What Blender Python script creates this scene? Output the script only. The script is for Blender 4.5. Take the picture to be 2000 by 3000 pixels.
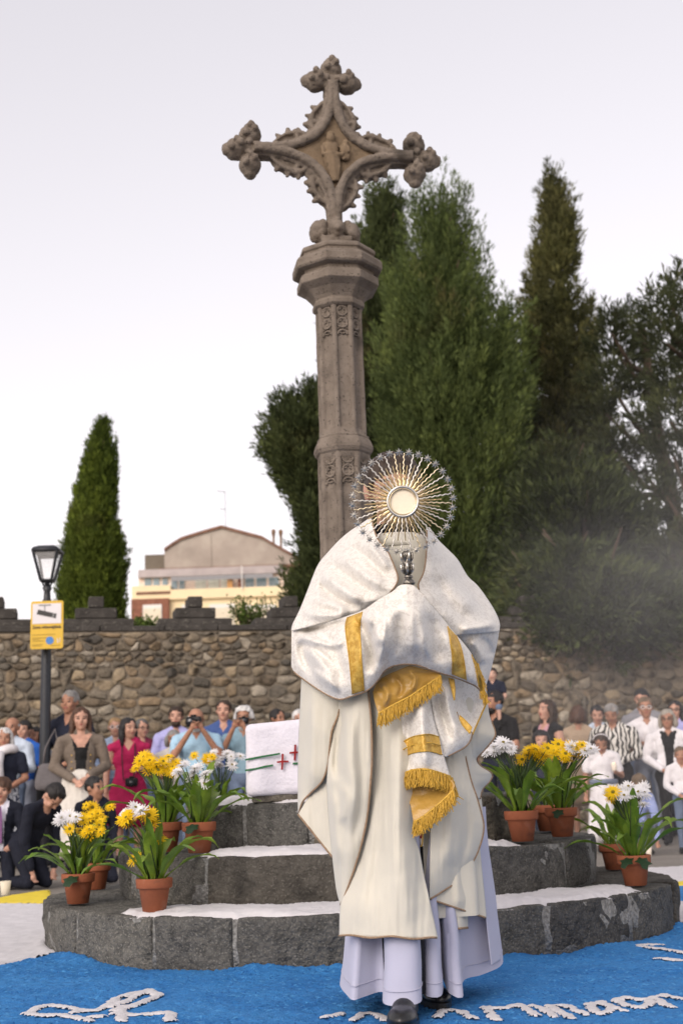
import bpy, bmesh, math, random
import numpy as np
from mathutils import Vector, Matrix, Euler
R = math.radians
rng = np.random.default_rng(7)
random.seed(7)
for o in list(bpy.data.objects): bpy.data.objects.remove(o)
SC = bpy.context.scene
COL = SC.collection

# ------------------------------------------------------------------ camera
CAMH, FPX, PITCH, ROLL = 0.70, 3750.0, R(12.14), R(2.0)
fwd = np.array([0, math.cos(PITCH), math.sin(PITCH)])
up0 = np.array([0, -math.sin(PITCH), math.cos(PITCH)])
rt0 = np.array([1.0, 0, 0])
cr = rt0*math.cos(ROLL) - up0*math.sin(ROLL)
cu = rt0*math.sin(ROLL) + up0*math.cos(ROLL)
CP = np.array([0, 0, CAMH])
cam_d = bpy.data.cameras.new('camera'); cam = bpy.data.objects.new('camera', cam_d); COL.objects.link(cam)
cam_d.sensor_fit = 'VERTICAL'; cam_d.sensor_height = 36; cam_d.lens = 45
cam_d.clip_start = 0.05; cam_d.clip_end = 2000
cam.matrix_world = Matrix(((cr[0], cu[0], -fwd[0], CP[0]), (cr[1], cu[1], -fwd[1], CP[1]), (cr[2], cu[2], -fwd[2], CP[2]), (0, 0, 0, 1)))
cam_d.dof.use_dof = True; cam_d.dof.focus_distance = 4.35; cam_d.dof.aperture_fstop = 4.2
SC.camera = cam

# ------------------------------------------------------------------ sky and sun
SUN_EL, SUN_AZ = R(26), R(208)         # azimuth from +Y towards +X: soft key added behind camera left; evening sun is behind the right trees
w = bpy.data.worlds.new('World'); SC.world = w; w.use_nodes = True
nt = w.node_tree; nt.nodes.clear()
n_out = nt.nodes.new('ShaderNodeOutputWorld'); n_bg = nt.nodes.new('ShaderNodeBackground')
n_sky = nt.nodes.new('ShaderNodeTexSky'); n_sky.sky_type = 'NISHITA'; n_sky.sun_disc = False
n_sky.sun_elevation = SUN_EL; n_sky.sun_rotation = SUN_AZ; n_sky.dust_density = 3.0; n_sky.air_density = 1.0; n_sky.ozone_density = 1.5
n_gam = nt.nodes.new('ShaderNodeGamma'); n_gam.inputs[1].default_value = 0.58
n_hs = nt.nodes.new('ShaderNodeHueSaturation'); n_hs.inputs['Saturation'].default_value = 0.40
n_mul = nt.nodes.new('ShaderNodeMix'); n_mul.data_type = 'RGBA'; n_mul.blend_type = 'MULTIPLY'; n_mul.inputs[0].default_value = 1.0
n_mul.inputs[7].default_value = (1.125, 1.005, 0.965, 1)
nt.links.new(n_sky.outputs[0], n_gam.inputs[0]); nt.links.new(n_gam.outputs[0], n_hs.inputs['Color'])
nt.links.new(n_hs.outputs[0], n_mul.inputs[6]); nt.links.new(n_mul.outputs[2], n_bg.inputs[0]); nt.links.new(n_bg.outputs[0], n_out.inputs[0])
n_bg.inputs[1].default_value = 0.49
sun_d = bpy.data.lights.new('sun', 'SUN'); sun = bpy.data.objects.new('sun', sun_d); COL.objects.link(sun)
sun_d.energy = 1.3; sun_d.angle = R(32); sun_d.color = (1.0, 0.95, 0.87)
sdir = Vector((math.sin(SUN_AZ)*math.cos(SUN_EL), math.cos(SUN_AZ)*math.cos(SUN_EL), math.sin(SUN_EL)))
sun.rotation_euler = (-sdir).to_track_quat('-Z', 'Y').to_euler()
SC.view_settings.view_transform = 'Standard'; SC.view_settings.look = 'None'
SC.view_settings.exposure = 0.0; SC.view_settings.gamma = 1.0; SC.view_settings.use_curve_mapping = False
SC.render.engine = 'CYCLES'; SC.cycles.use_denoising = True; SC.cycles.max_bounces = 6; SC.cycles.diffuse_bounces = 3
SC.cycles.transparent_max_bounces = 12; SC.cycles.volume_bounces = 0; SC.cycles.volume_step_rate = 4.0; SC.cycles.volume_max_steps = 64

# ------------------------------------------------------------------ pixel -> place helpers (photo pixels, 2000 x 3000)
def ray(px, py):
    d = fwd + cr*((px-1000.0)/FPX) + cu*((1500.0-py)/FPX)
    return d
def at(px, py, Y):
    d = ray(px, py); return CP + d*(Y/d[1])
def gnd(px, py, z=0.0):
    d = ray(px, py); return CP + d*((z-CAMH)/d[2])
def pix(P):
    v = np.asarray(P, float)-CP
    z = v@fwd
    return np.stack([1000+FPX*(v@cr)/z, 1500-FPX*(v@cu)/z], -1)

# ------------------------------------------------------------------ noise
def _h(ix, iy, iz, seed):
    n = (ix*374761393 + iy*668265263 + iz*2147483647 + seed*974634777) & 0xFFFFFFFF
    n = ((n ^ (n >> 13))*1274126177) & 0xFFFFFFFF
    n = n ^ (n >> 16)
    return (n & 0xFFFFFF)/float(0xFFFFFF)*2-1
def vnoise(P, scale=1.0, seed=0):
    P = np.asarray(P, float)*scale
    i = np.floor(P).astype(np.int64); f = P-i; f = f*f*(3-2*f)
    r = 0
    for dx in (0, 1):
        wx = f[:, 0] if dx else 1-f[:, 0]
        for dy in (0, 1):
            wy = f[:, 1] if dy else 1-f[:, 1]
            for dz in (0, 1):
                wz = f[:, 2] if dz else 1-f[:, 2]
                r = r + wx*wy*wz*_h(i[:, 0]+dx, i[:, 1]+dy, i[:, 2]+dz, seed)
    return r
def fbm(P, scale=1.0, seed=0, oct=3):
    r = 0; a = 1.0
    for k in range(oct):
        r = r + a*vnoise(P, scale*2**k, seed+k*17); a *= .5
    return r

# ------------------------------------------------------------------ mesh helpers
def mesh(V, F, name='mesh', smooth=False, mats=None, mi=None):
    me = bpy.data.meshes.new(name)
    V = np.asarray(V, float)
    if isinstance(F, np.ndarray) and F.ndim == 2:
        n, k = F.shape
        me.vertices.add(len(V)); me.vertices.foreach_set('co', V.ravel())
        me.loops.add(n*k); me.loops.foreach_set('vertex_index', F.ravel().astype(np.int32))
        me.polygons.add(n); me.polygons.foreach_set('loop_start', np.arange(0, n*k, k, dtype=np.int32))
        me.polygons.foreach_set('loop_total', np.full(n, k, dtype=np.int32))
    else:
        me.from_pydata([tuple(v) for v in V], [], [tuple(int(i) for i in f) for f in F])
    for m in (mats or []): me.materials.append(m)
    if mi is not None: me.polygons.foreach_set('material_index', np.asarray(mi, dtype=np.int32))
    me.update(calc_edges=True); me.validate()
    if smooth: me.polygons.foreach_set('use_smooth', np.ones(len(me.polygons), dtype=bool))
    return me
def obj(name, me, m=None, parent=None, loc=None, rot=None, scale=None):
    o = bpy.data.objects.new(name, me); COL.objects.link(o)
    if m is not None and me is not None and len(me.materials) == 0: me.materials.append(m)
    if parent is not None: o.parent = parent
    if loc is not None: o.location = loc
    if rot is not None: o.rotation_euler = rot
    if scale is not None: o.scale = scale
    return o
def empty(name, loc=(0, 0, 0), rz=0.0):
    o = bpy.data.objects.new(name, None); COL.objects.link(o); o.location = loc; o.rotation_euler = (0, 0, rz); o.empty_display_size = .1
    return o
def tag(o, label=None, cat=None, group=None, kind=None):
    if label: o['label'] = label
    if cat: o['category'] = cat
    if group: o['group'] = group
    if kind: o['kind'] = kind
    return o
class MB:
    """collects verts and faces of ONE piece"""
    def __init__(s): s.V = []; s.F = []; s.M = []
    def add(s, V, F, mi=0):
        b = len(s.V); s.V += [tuple(v) for v in V]; s.F += [tuple(int(i)+b for i in f) for f in F]; s.M += [mi]*len(F); return s
    def box(s, a, b, mi=0):
        x0, y0, z0 = a; x1, y1, z1 = b
        V = [(x0, y0, z0), (x1, y0, z0), (x1, y1, z0), (x0, y1, z0), (x0, y0, z1), (x1, y0, z1), (x1, y1, z1), (x0, y1, z1)]
        return s.add(V, [(0, 3, 2, 1), (4, 5, 6, 7), (0, 1, 5, 4), (1, 2, 6, 5), (2, 3, 7, 6), (3, 0, 4, 7)], mi)
    def prism(s, poly, y0, y1, mi=0):
        """poly: (x,z) points, extruded from y0 to y1"""
        n = len(poly)
        V = [(p[0], y0, p[1]) for p in poly]+[(p[0], y1, p[1]) for p in poly]
        F = [tuple(range(n)), tuple(range(2*n-1, n-1, -1))]+[(i, i+n, (i+1) % n+n, (i+1) % n) for i in range(n)]
        return s.add(V, F, mi)
    def tube(s, pts, r, n=8, mi=0, cap=True, ry=None):
        V, F = tube(pts, r, n, cap); return s.add(V, F, mi)
    def lathe(s, prof, n=24, c=(0, 0, 0), mi=0, ph=0.0):
        V = []; F = []; m = len(prof)
        for k in range(n):
            a = 2*math.pi*k/n+ph
            for r, z in prof: V.append((c[0]+r*math.sin(a), c[1]-r*math.cos(a), c[2]+z))
        for k in range(n):
            for j in range(m-1):
                a, b = k*m+j, ((k+1) % n)*m+j
                F.append((a, b, b+1, a+1))
        if prof[0][0] > 1e-6: F.append(tuple(k*m for k in reversed(range(n))))
        if prof[-1][0] > 1e-6: F.append(tuple(k*m+m-1 for k in range(n)))
        return s.add(V, F, mi)
    def build(s, name, m=None, parent=None, smooth=False, bevel=0, **kw):
        mats = m if isinstance(m, (list, tuple)) else [m]
        me = mesh(s.V, s.F, name, smooth, mats, s.M)
        o = obj(name, me, None, parent, **kw)
        if bevel:
            b = o.modifiers.new('bevel', 'BEVEL'); b.width = bevel; b.segments = 2; b.limit_method = 'ANGLE'; b.angle_limit = R(40)
        return o
def tube(pts, r, n=8, cap=True):
    P = [np.asarray(p, float) for p in pts]; m = len(P)
    rr = r if isinstance(r, (list, tuple, np.ndarray)) else [r]*m
    V = []; F = []; pn = None
    for i in range(m):
        t = P[min(i+1, m-1)]-P[max(i-1, 0)]; t = t/(np.linalg.norm(t)+1e-12)
        if pn is None:
            a = np.array([0, 0, 1.0]) if abs(t[2]) < .9 else np.array([1.0, 0, 0])
            pn = np.cross(t, a); pn /= np.linalg.norm(pn)
        else:
            pn = pn-t*(pn@t); pn /= (np.linalg.norm(pn)+1e-12)
        bn = np.cross(t, pn)
        for k in range(n):
            a = 2*math.pi*k/n
            V.append(P[i]+rr[i]*(math.cos(a)*pn+math.sin(a)*bn))
    for i in range(m-1):
        for k in range(n):
            a = i*n+k; b = i*n+(k+1) % n
            F.append((a, b, b+n, a+n))
    if cap:
        F.append(tuple(reversed(range(n)))); F.append(tuple((m-1)*n+k for k in range(n)))
    return V, F
def grid_faces(m, n, wrap=False):
    i = np.arange(m-1)[:, None]; j = np.arange(n if wrap else n-1)[None, :]
    a = i*n+j; b = i*n+(j+1) % n
    return np.stack([a, b, b+n, a+n], -1).reshape(-1, 4)
def crom(P, n, closed=False):
    """Catmull-Rom resample at n points, uniform arclength"""
    P = np.asarray(P, float)
    if len(P) == 2: 
        t = np.linspace(0, 1, n)[:, None]; return P[0]*(1-t)+P[1]*t
    if closed: Q = np.vstack([P[-1], P, P[0], P[1]])
    else: Q = np.vstack([2*P[0]-P[1], P, 2*P[-1]-P[-2]])
    out = []
    for i in range(len(Q)-3):
        p0, p1, p2, p3 = Q[i:i+4]
        for t in np.linspace(0, 1, 24, endpoint=False):
            out.append(.5*((2*p1)+(-p0+p2)*t+(2*p0-5*p1+4*p2-p3)*t*t+(-p0+3*p1-3*p2+p3)*t**3))
    out.append(P[0] if closed else P[-1])
    out = np.array(out); d = np.r_[0, np.cumsum(np.linalg.norm(np.diff(out, axis=0), axis=1))]
    s = np.linspace(0, d[-1], n+1)[:-1] if closed else np.linspace(0, d[-1], n)
    return np.stack([np.interp(s, d, out[:, k]) for k in range(P.shape[1])], -1)
def sphere(c, r, nu=16, nv=10, rot=None):
    V = []; F = []
    r = np.asarray(r if hasattr(r, '__len__') else (r, r, r), float)
    for j in range(nv+1):
        b = math.pi*j/nv
        for i in range(nu):
            a = 2*math.pi*i/nu
            V.append((math.sin(b)*math.cos(a), math.sin(b)*math.sin(a), math.cos(b)))
    V = np.array(V)*r
    if rot is not None: V = V@np.array(Euler(rot).to_matrix()).T
    V = V+np.asarray(c, float)
    for j in range(nv):
        for i in range(nu):
            a = j*nu+i; b = j*nu+(i+1) % nu
            F.append((a, a+nu, b+nu, b))
    return V, F
def remesh(V, F, vox, smooth=3, fac=.5, name='body'):
    """fuse overlapping closed shapes into one continuous surface; returns verts, quads"""
    me = mesh(V, F, 'tmp'); o = bpy.data.objects.new('tmp', me); COL.objects.link(o)
    m = o.modifiers.new('r', 'REMESH'); m.mode = 'VOXEL'; m.voxel_size = vox
    if smooth:
        s = o.modifiers.new('s', 'SMOOTH'); s.iterations = smooth; s.factor = fac
    dg = bpy.context.evaluated_depsgraph_get(); ev = o.evaluated_get(dg); em = ev.to_mesh()
    nv = len(em.vertices); co = np.empty(nv*3); em.vertices.foreach_get('co', co)
    nl = len(em.loops); li = np.empty(nl, dtype=np.int32); em.loops.foreach_get('vertex_index', li)
    k = len(em.polygons); lt = np.empty(k, dtype=np.int32); em.polygons.foreach_get('loop_total', lt)
    ev.to_mesh_clear(); bpy.data.objects.remove(o); bpy.data.meshes.remove(me)
    assert (lt == 4).all()
    return co.reshape(-1, 3), li.reshape(-1, 4)
def vnormals(V, F):
    V = np.asarray(V); F = np.asarray(F)
    fn = np.cross(V[F[:, 2]]-V[F[:, 0]], V[F[:, 3 if F.shape[1] > 3 else 2]]-V[F[:, 1]])
    N = np.zeros_like(V)
    for k in range(F.shape[1]): np.add.at(N, F[:, k], fn)
    return N/(np.linalg.norm(N, axis=1, keepdims=True)+1e-12)

# ------------------------------------------------------------------ materials
def mat(name, col, rough=.8, var=.2, scale=6.0, col2=None, bump=0.0, bscale=60.0, metal=0.0, spec=.3, stretch=None, detail=6, spots=None, sheen=0, trans=0, emit=None, ramp=(.3, .7), tint=None, mid=None):
    m = bpy.data.materials.new(name); m.use_nodes = True; t = m.node_tree; L = t.links
    b = t.nodes['Principled BSDF']
    b.inputs['Roughness'].default_value = rough; b.inputs['Metallic'].default_value = metal; b.inputs['Specular IOR Level'].default_value = spec
    if sheen: b.inputs['Sheen Weight'].default_value = sheen
    if trans: b.inputs['Transmission Weight'].default_value = trans
    if emit: b.inputs['Emission Color'].default_value = (*emit[0], 1); b.inputs['Emission Strength'].default_value = emit[1]
    tc = t.nodes.new('ShaderNodeTexCoord'); src = tc.outputs['Object']
    if stretch:
        mp = t.nodes.new('ShaderNodeMapping'); mp.inputs['Scale'].default_value = stretch; L.new(src, mp.inputs[0]); src = mp.outputs[0]
    nz = t.nodes.new('ShaderNodeTexNoise'); nz.inputs['Scale'].default_value = scale; nz.inputs['Detail'].default_value = detail; nz.inputs['Roughness'].default_value = .62
    L.new(src, nz.inputs['Vector'])
    rp = t.nodes.new('ShaderNodeValToRGB'); rp.color_ramp.elements[0].position = ramp[0]; rp.color_ramp.elements[1].position = ramp[1]
    c = np.array(col)
    c2 = np.array(col2) if col2 is not None else np.clip(c*(1+var), 0, 1)
    c1 = c if col2 is not None else c*(1-var)
    rp.color_ramp.elements[0].color = (*c1, 1); rp.color_ramp.elements[1].color = (*c2, 1)
    if mid is not None:
        e = rp.color_ramp.elements.new((ramp[0]+ramp[1])/2); e.color = (*mid, 1)
    L.new(nz.outputs[0], rp.inputs[0]); outc = rp.outputs[0]
    for sp in (spots or []):   # (colour, scale, lo, hi)
        n2 = t.nodes.new('ShaderNodeTexNoise'); n2.inputs['Scale'].default_value = sp[1]; n2.inputs['Detail'].default_value = 5; L.new(src, n2.inputs['Vector'])
        r2 = t.nodes.new('ShaderNodeValToRGB'); r2.color_ramp.elements[0].position = sp[2]; r2.color_ramp.elements[1].position = sp[3]
        r2.color_ramp.elements[0].color = (0, 0, 0, 1); r2.color_ramp.elements[1].color = (1, 1, 1, 1); L.new(n2.outputs[0], r2.inputs[0])
        mx = t.nodes.new('ShaderNodeMix'); mx.data_type = 'RGBA'; L.new(r2.outputs[0], mx.inputs[0]); L.new(outc, mx.inputs[6]); mx.inputs[7].default_value = (*sp[0], 1); outc = mx.outputs[2]
    if tint:   # per-piece colour variation from a mesh attribute or the object's own random number
        if tint == 'object':
            oi = t.nodes.new('ShaderNodeObjectInfo'); fac = oi.outputs['Random']
        else:
            an = t.nodes.new('ShaderNodeAttribute'); an.attribute_name = 'tint'; fac = an.outputs['Fac']
        r3 = t.nodes.new('ShaderNodeValToRGB'); r3.color_ramp.interpolation = 'LINEAR'
        cols = tint_cols[name]
        r3.color_ramp.elements[0].position = 0; r3.color_ramp.elements[0].color = (*cols[0], 1)
        r3.color_ramp.elements[1].position = 1; r3.color_ramp.elements[1].color = (*cols[-1], 1)
        for q in range(1, len(cols)-1):
            e = r3.color_ramp.elements.new(q/(len(cols)-1)); e.color = (*cols[q], 1)
        L.new(fac, r3.inputs[0])
        mx = t.nodes.new('ShaderNodeMix'); mx.data_type = 'RGBA'; mx.blend_type = 'MULTIPLY'; mx.inputs[0].default_value = 1
        L.new(outc, mx.inputs[6]); L.new(r3.outputs[0], mx.inputs[7]); outc = mx.outputs[2]
    L.new(outc, b.inputs['Base Color'])
    if bump:
        n3 = t.nodes.new('ShaderNodeTexNoise'); n3.inputs['Scale'].default_value = bscale; n3.inputs['Detail'].default_value = 5; L.new(src, n3.inputs['Vector'])
        bp = t.nodes.new('ShaderNodeBump'); bp.inputs['Strength'].default_value = min(1, bump); bp.inputs['Distance'].default_value = .02*max(1, bump) if bscale < 100 else .004*max(1, bump)
        L.new(n3.outputs[0], bp.inputs['Height']); L.new(bp.outputs[0], b.inputs['Normal'])
    return m
tint_cols = {}
# ------------------------------------------------------------------ materials of the setting
M = {}
M['ground'] = mat('ground_paving', (.20, .18, .155), .95, .25, 1.5, bump=.5, bscale=14)
M['blue'] = mat('blue_salt', (.018, .135, .38), .95, col2=(.040, .205, .49), scale=4, bump=1.0, bscale=190, spots=[((.075, .28, .57), 48, .56, .70), ((.007, .08, .28), 75, .57, .70), ((.55, .58, .62), 150, .745, .76), ((.05, .22, .50), 2.2, .50, .80)])
M['white_salt'] = mat('white_salt', (.60, .585, .60), .95, .08, 9, bump=.9, bscale=190, spec=.2)
M['yellow_salt'] = mat('yellow_salt', (.72, .56, .05), .95, .1, 9, bump=.6, bscale=190)
tint_cols['dark_step_stone'] = [(.72, .72, .74), (1.0, 1.0, 1.0), (1.42, 1.40, 1.34)]; tint_cols['brown_step_stone'] = [(.7, .69, .68), (1.0, .98, .95), (1.4, 1.34, 1.24)]
M['basalt'] = mat('dark_step_stone', (.042, .042, .040), .92, col2=(.120, .117, .108), scale=22, ramp=(.3, .72), bump=1.2, bscale=55, tint='object',
    spots=[((.155, .15, .138), 130, .54, .66), ((.022, .021, .02), 3.2, .55, .75), ((.16, .15, .13), 9, .66, .74)])
M['basalt2'] = mat('brown_step_stone', (.058, .053, .046), .92, col2=(.135, .126, .11), scale=16, ramp=(.3, .72), bump=1.2, bscale=48, tint='object',
    spots=[((.155, .148, .13), 100, .55, .66), ((.02, .019, .018), 4.5, .55, .72), ((.075, .055, .038), 6, .62, .75)])
M['mortar'] = mat('step_mortar', (.11, .11, .105), .95, col2=(.34, .34, .33), scale=70, bump=1, bscale=80)
tint_cols['rubble'] = [(.075, .070, .062), (.225, .19, .145), (.11, .098, .082), (.34, .275, .19), (.145, .13, .108), (.27, .205, .135), (.092, .086, .078), (.20, .175, .14), (.40, .36, .30)]
M['rubble'] = mat('rubble', (.75, .75, .75), .92, col2=(1.15, 1.12, 1.05), scale=9, bump=1.3, bscale=24, tint='object', spots=[((.11, .10, .085), 7, .52, .72)])
tint_cols['rubble_mass'] = tint_cols['rubble']
M['rubble_mass'] = mat('rubble_mass', (.75, .75, .75), .92, col2=(1.15, 1.12, 1.05), scale=9, bump=1.3, bscale=24, tint='attr', spots=[((.11, .10, .085), 7, .52, .72)])
M['wall_mortar'] = mat('wall_mortar', (.125, .108, .086), .95, col2=(.22, .185, .14), scale=6, bump=1, bscale=30)
M['coping'] = mat('dark_coping', (.055, .05, .045), .9, .3, 5, bump=1, bscale=30, spots=[((.15, .14, .12), 30, .62, .7)])
M['cement'] = mat('gable_cement', (.36, .31, .265), .9, .18, .35, spots=[((.46, .41, .35), .5, .5, .75)], bump=.3, bscale=10)
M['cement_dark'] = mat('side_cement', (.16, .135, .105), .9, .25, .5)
M['tiles'] = mat('roof_tiles', (.20, .11, .075), .9, .3, 2)
M['cream'] = mat('cream_render', (.80, .66, .42), .85, .08, .3)
M['pink'] = mat('pale_pink_render', (.76, .62, .52), .85, .08, .5)
M['eave'] = mat('eave_board', (.42, .37, .36), .8, .15, 1)
M['brick'] = mat('brick_facing', (.23, .10, .065), .9, .25, 3)
M['shutter'] = mat('shutter', (.68, .60, .46), .6, .06, 2)
M['pane'] = mat('window_glass', (.16, .23, .26), .15, .25, .8, spec=.6)
M['curtain'] = mat('curtained_glass', (.55, .56, .48), .5, .15, 2, stretch=(6, 6, .4))
M['frame_white'] = mat('white_frame', (.70, .68, .64), .6, .05)
M['rail'] = mat('grey_rail', (.25, .25, .26), .5, .1)
M['rust'] = mat('rusty_metal', (.20, .12, .07), .8, .3, 3)
M['black_metal'] = mat('black_painted_metal', (.010, .012, .016), .42, .3, 10, spec=.5, bump=.2, bscale=60)
M['sign_yellow'] = mat('sign_yellow', (.62, .40, .045), .5, .05, 8)
M['sign_white'] = mat('sign_white', (.66, .64, .66), .5, .04)
M['sign_dark'] = mat('sign_dark', (.045, .045, .045), .6, .1)
M['sign_grey'] = mat('sign_grey', (.25, .25, .25), .6, .1)
M['sign_print'] = mat('sign_print', (.28, .19, .03), .6, .1)
M['sign_blue'] = mat('sign_blue', (.06, .20, .50), .5, .2, 60)
M['lamp_glass'] = mat('lantern_glass', (.9, .9, .9), .05, .02, spec=.5); M['lamp_glass'].node_tree.nodes['Principled BSDF'].inputs['Alpha'].default_value = .14

# ------------------------------------------------------------------ ground
g = mesh([(-700, -60, 0), (700, -60, 0), (700, 900, 0), (-700, 900, 0)], [(0, 1, 2, 3)], 'ground')
tag(obj('ground', g, M['ground']), kind='structure')

CX, CY = 0.022, 6.75            # axis of the cross and of its round steps
R1, R2, R3 = 1.555, 1.195, .865
H1, H2, H3 = .215, .43, .645
def seg_dist(P, A, B):
    d = B-A; t = np.clip(((P-A)@d)/(d@d+1e-12), 0, 1); return np.linalg.norm(P-(A+t[:, None]*d), axis=1)
def granular(name, bbox, step, maskf, m, z0, amp=.005, mound=None, parent=None, seed=1, drop=.012, ramp=.03, gr=.75):
    x0, y0, x1, y1 = bbox
    nx = int((x1-x0)/step)+1; ny = int((y1-y0)/step)+1
    gx, gy = np.meshgrid(np.linspace(x0, x1, nx), np.linspace(y0, y1, ny))
    P = np.stack([gx.ravel(), gy.ravel(), np.zeros(nx*ny)], -1)
    P[:, 0] += rng.uniform(-.3, .3, len(P))*step; P[:, 1] += rng.uniform(-.3, .3, len(P))*step
    z = z0+amp*(.55*vnoise(P, 9, seed)+.45*vnoise(P, 34, seed+1))+amp*gr*rng.uniform(-1, 1, len(P))
    d = maskf(P)                                   # >0 inside
    if mound is not None: z = z+mound(P)
    e_ = np.clip(d/ramp, 0, 1); z = z-drop*(1-e_*e_*(3-2*e_))
    P[:, 2] = z
    F = grid_faces(ny, nx)
    F = F[(d[F] > -step*.3).all(1)]
    used = np.unique(F); rm = np.full(len(P), -1); rm[used] = np.arange(len(used))
    me = mesh(P[used], rm[F], name, True)
    return obj(name, me, m, parent)
def half(A, B):   # signed distance, positive to the left of A->B
    A = np.asarray(A)[:2]; B = np.asarray(B)[:2]; d = (B-A)/np.linalg.norm(B-A); n = np.array([-d[1], d[0]])
    return lambda P: (P[:, :2]-A)@n
def rad(P): return np.hypot(P[:, 0]-CX, P[:, 1]-CY)
def wob(P, a=.012, s=14, seed=3): return a*vnoise(np.c_[P[:, :2], P[:, 0]*0], s, seed)
hl = half(gnd(-300, 2884), gnd(190, 2799)); hr = half(gnd(1935, 2728), gnd(2100, 2702))
def m_blue(P):
    right = P[:, 0] > .5
    edge = np.where(right, -hr(P), -hl(P))
    return np.minimum(np.minimum(edge+wob(P, .008, 20), rad(P)-R1+.02), 1)
def mound_blue(P): return .030*np.exp(-np.maximum(rad(P)-R1, 0)/.07)*(0.6+.8*vnoise(np.c_[P[:, :2], P[:, 0]*0], 5, 4))
carpet = granular('blue_carpet', (-2.7, 3.05, 2.7, 6.9), .0120, m_blue, M['blue'], .011, .0042, mound_blue, gr=1.15)
tag(carpet, kind='structure')
def m_wl(P): return np.minimum(np.minimum(hl(P)-.004, np.where(P[:, 0] < 0, 1, -1)), np.minimum(rad(P)-R1+.02, half(gnd(-500, 2646), gnd(136, 2650))(P)*-1))
o = granular('white_carpet', (-4.2, 5.6, -1.0, 9.2), .02, m_wl, M['white_salt'], .010, .003, lambda P: .02*np.exp(-np.maximum(rad(P)-R1, 0)/.06)); tag(o, kind='structure')
def m_yl(P): return np.minimum(half(gnd(-500, 2646), gnd(136, 2650))(P)-.005, -half(gnd(-200, 2661), gnd(143, 2608))(P))
o = granular('yellow_carpet', (-4.6, 7.2, -.9, 11.6), .025, lambda P: np.minimum(m_yl(P), half(gnd(160, 2760), gnd(150, 2600))(P)), M['yellow_salt'], .010, .003); tag(o, kind='structure')
# right-hand bands of the carpet
def band(name, ya, yb, m, z):
    ha = half(gnd(1900, ya+4), gnd(2100, ya-6)); hb = half(gnd(1900, yb+4), gnd(2100, yb-6))
    o = granular(name, (1.3, 5.5, 3.4, 12), .022, lambda P: np.minimum(np.minimum(-ha(P)*-1*-1, hb(P)*1)*1, rad(P)-R1+.02), m, z, .003); tag(o, kind='structure')
band('white_carpet', 2540, 2588, M['white_salt'], .008); band('yellow_carpet', 2587, 2600, M['yellow_salt'], .012)
band('blue_carpet', 2599, 2645, M['blue'], .010); band('white_carpet', 2644, 2702, M['white_salt'], .009)
# writing and figure drawn in white salt on the blue carpet
def strokes(name, lines, wpx, parent, step=.0065):
    S = []
    for ln in lines:
        Q = [gnd(*p)[:2] for p in ln]
        S += list(zip(Q[:-1], Q[1:]))
    A = np.array([p for s_ in S for p in s_])
    wm = wpx
    def mk(P):
        d = np.full(len(P), 9.0)
        for a, b in S: d = np.minimum(d, seg_dist(P[:, :2], a, b))
        return wm-d+wob(P, .006, 36, 8)+wob(P, .004, 110, 9)
    o = granular(name, (A[:, 0].min()-.06, A[:, 1].min()-.06, A[:, 0].max()+.06, A[:, 1].max()+.06), step, mk, M['white_salt'], .0200, .0016, None, parent, drop=.005, ramp=.012)
    return o
LET = [[[(950, 2997), (1000, 2987)]], [[(1036, 3004), (1060, 2987), (1084, 2984), (1111, 2990), (1130, 3004)]],
       [[(1279, 2996), (1298, 2977), (1325, 2974), (1352, 2980), (1384, 3000)]],
       [[(1455, 3003), (1422, 2966), (1450, 2970), (1486, 2968), (1519, 2959), (1539, 2970), (1572, 2991)]],
       [[(1561, 2962), (1586, 2970), (1622, 2995)]],
       [[(1606, 2962), (1640, 2980), (1672, 2999)], [(1612, 2963), (1655, 2960), (1686, 2977), (1717, 2987)]],
       [[(1760, 2950), (1790, 2965), (1827, 2977)], [(1760, 2950), (1730, 2956), (1732, 2974), (1760, 2987), (1785, 2978), (1796, 2968)]],
       [[(1806, 2945), (1835, 2936), (1870, 2943), (1902, 2944), (1904, 2956), (1877, 2968), (1842, 2964), (1806, 2945)]],
       [[(2040, 2950), (2000, 2942), (1941, 2930), (1914, 2938), (1935, 2950), (1963, 2965)]],
       [[(1862, 2781), (1900, 2779), (1942, 2780)], [(1866, 2783), (1910, 2789), (1955, 2794), (2010, 2804)]], [[(1922, 2820), (1960, 2823), (2010, 2829)]]]
for k, ln in enumerate(LET): strokes('letter', ln, .019, carpet)
q = lambda a: [(.3827*x, 2700+.3827*y) for x, y in a]
strokes('drawn_figure', [q([(205, 745), (300, 695), (400, 675), (500, 692), (640, 718), (740, 718), (830, 675), (900, 622), (1000, 590), (1100, 570), (1150, 560), (1215, 605)]),
    q([(205, 745), (330, 758), (450, 755), (560, 772), (680, 800)]), q([(1215, 605), (1120, 640), (1010, 690), (950, 705)]), q([(560, 735), (600, 715)]),
    q([(850, 690), (940, 660), (1010, 625), (1080, 585)]), q([(880, 720), (960, 690)]), q([(860, 745), (1000, 755), (1150, 748), (1300, 735), (1305, 800)]), q([(930, 700), (930, 800)]), q([(700, 770), (780, 765)])], .022, carpet)

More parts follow.
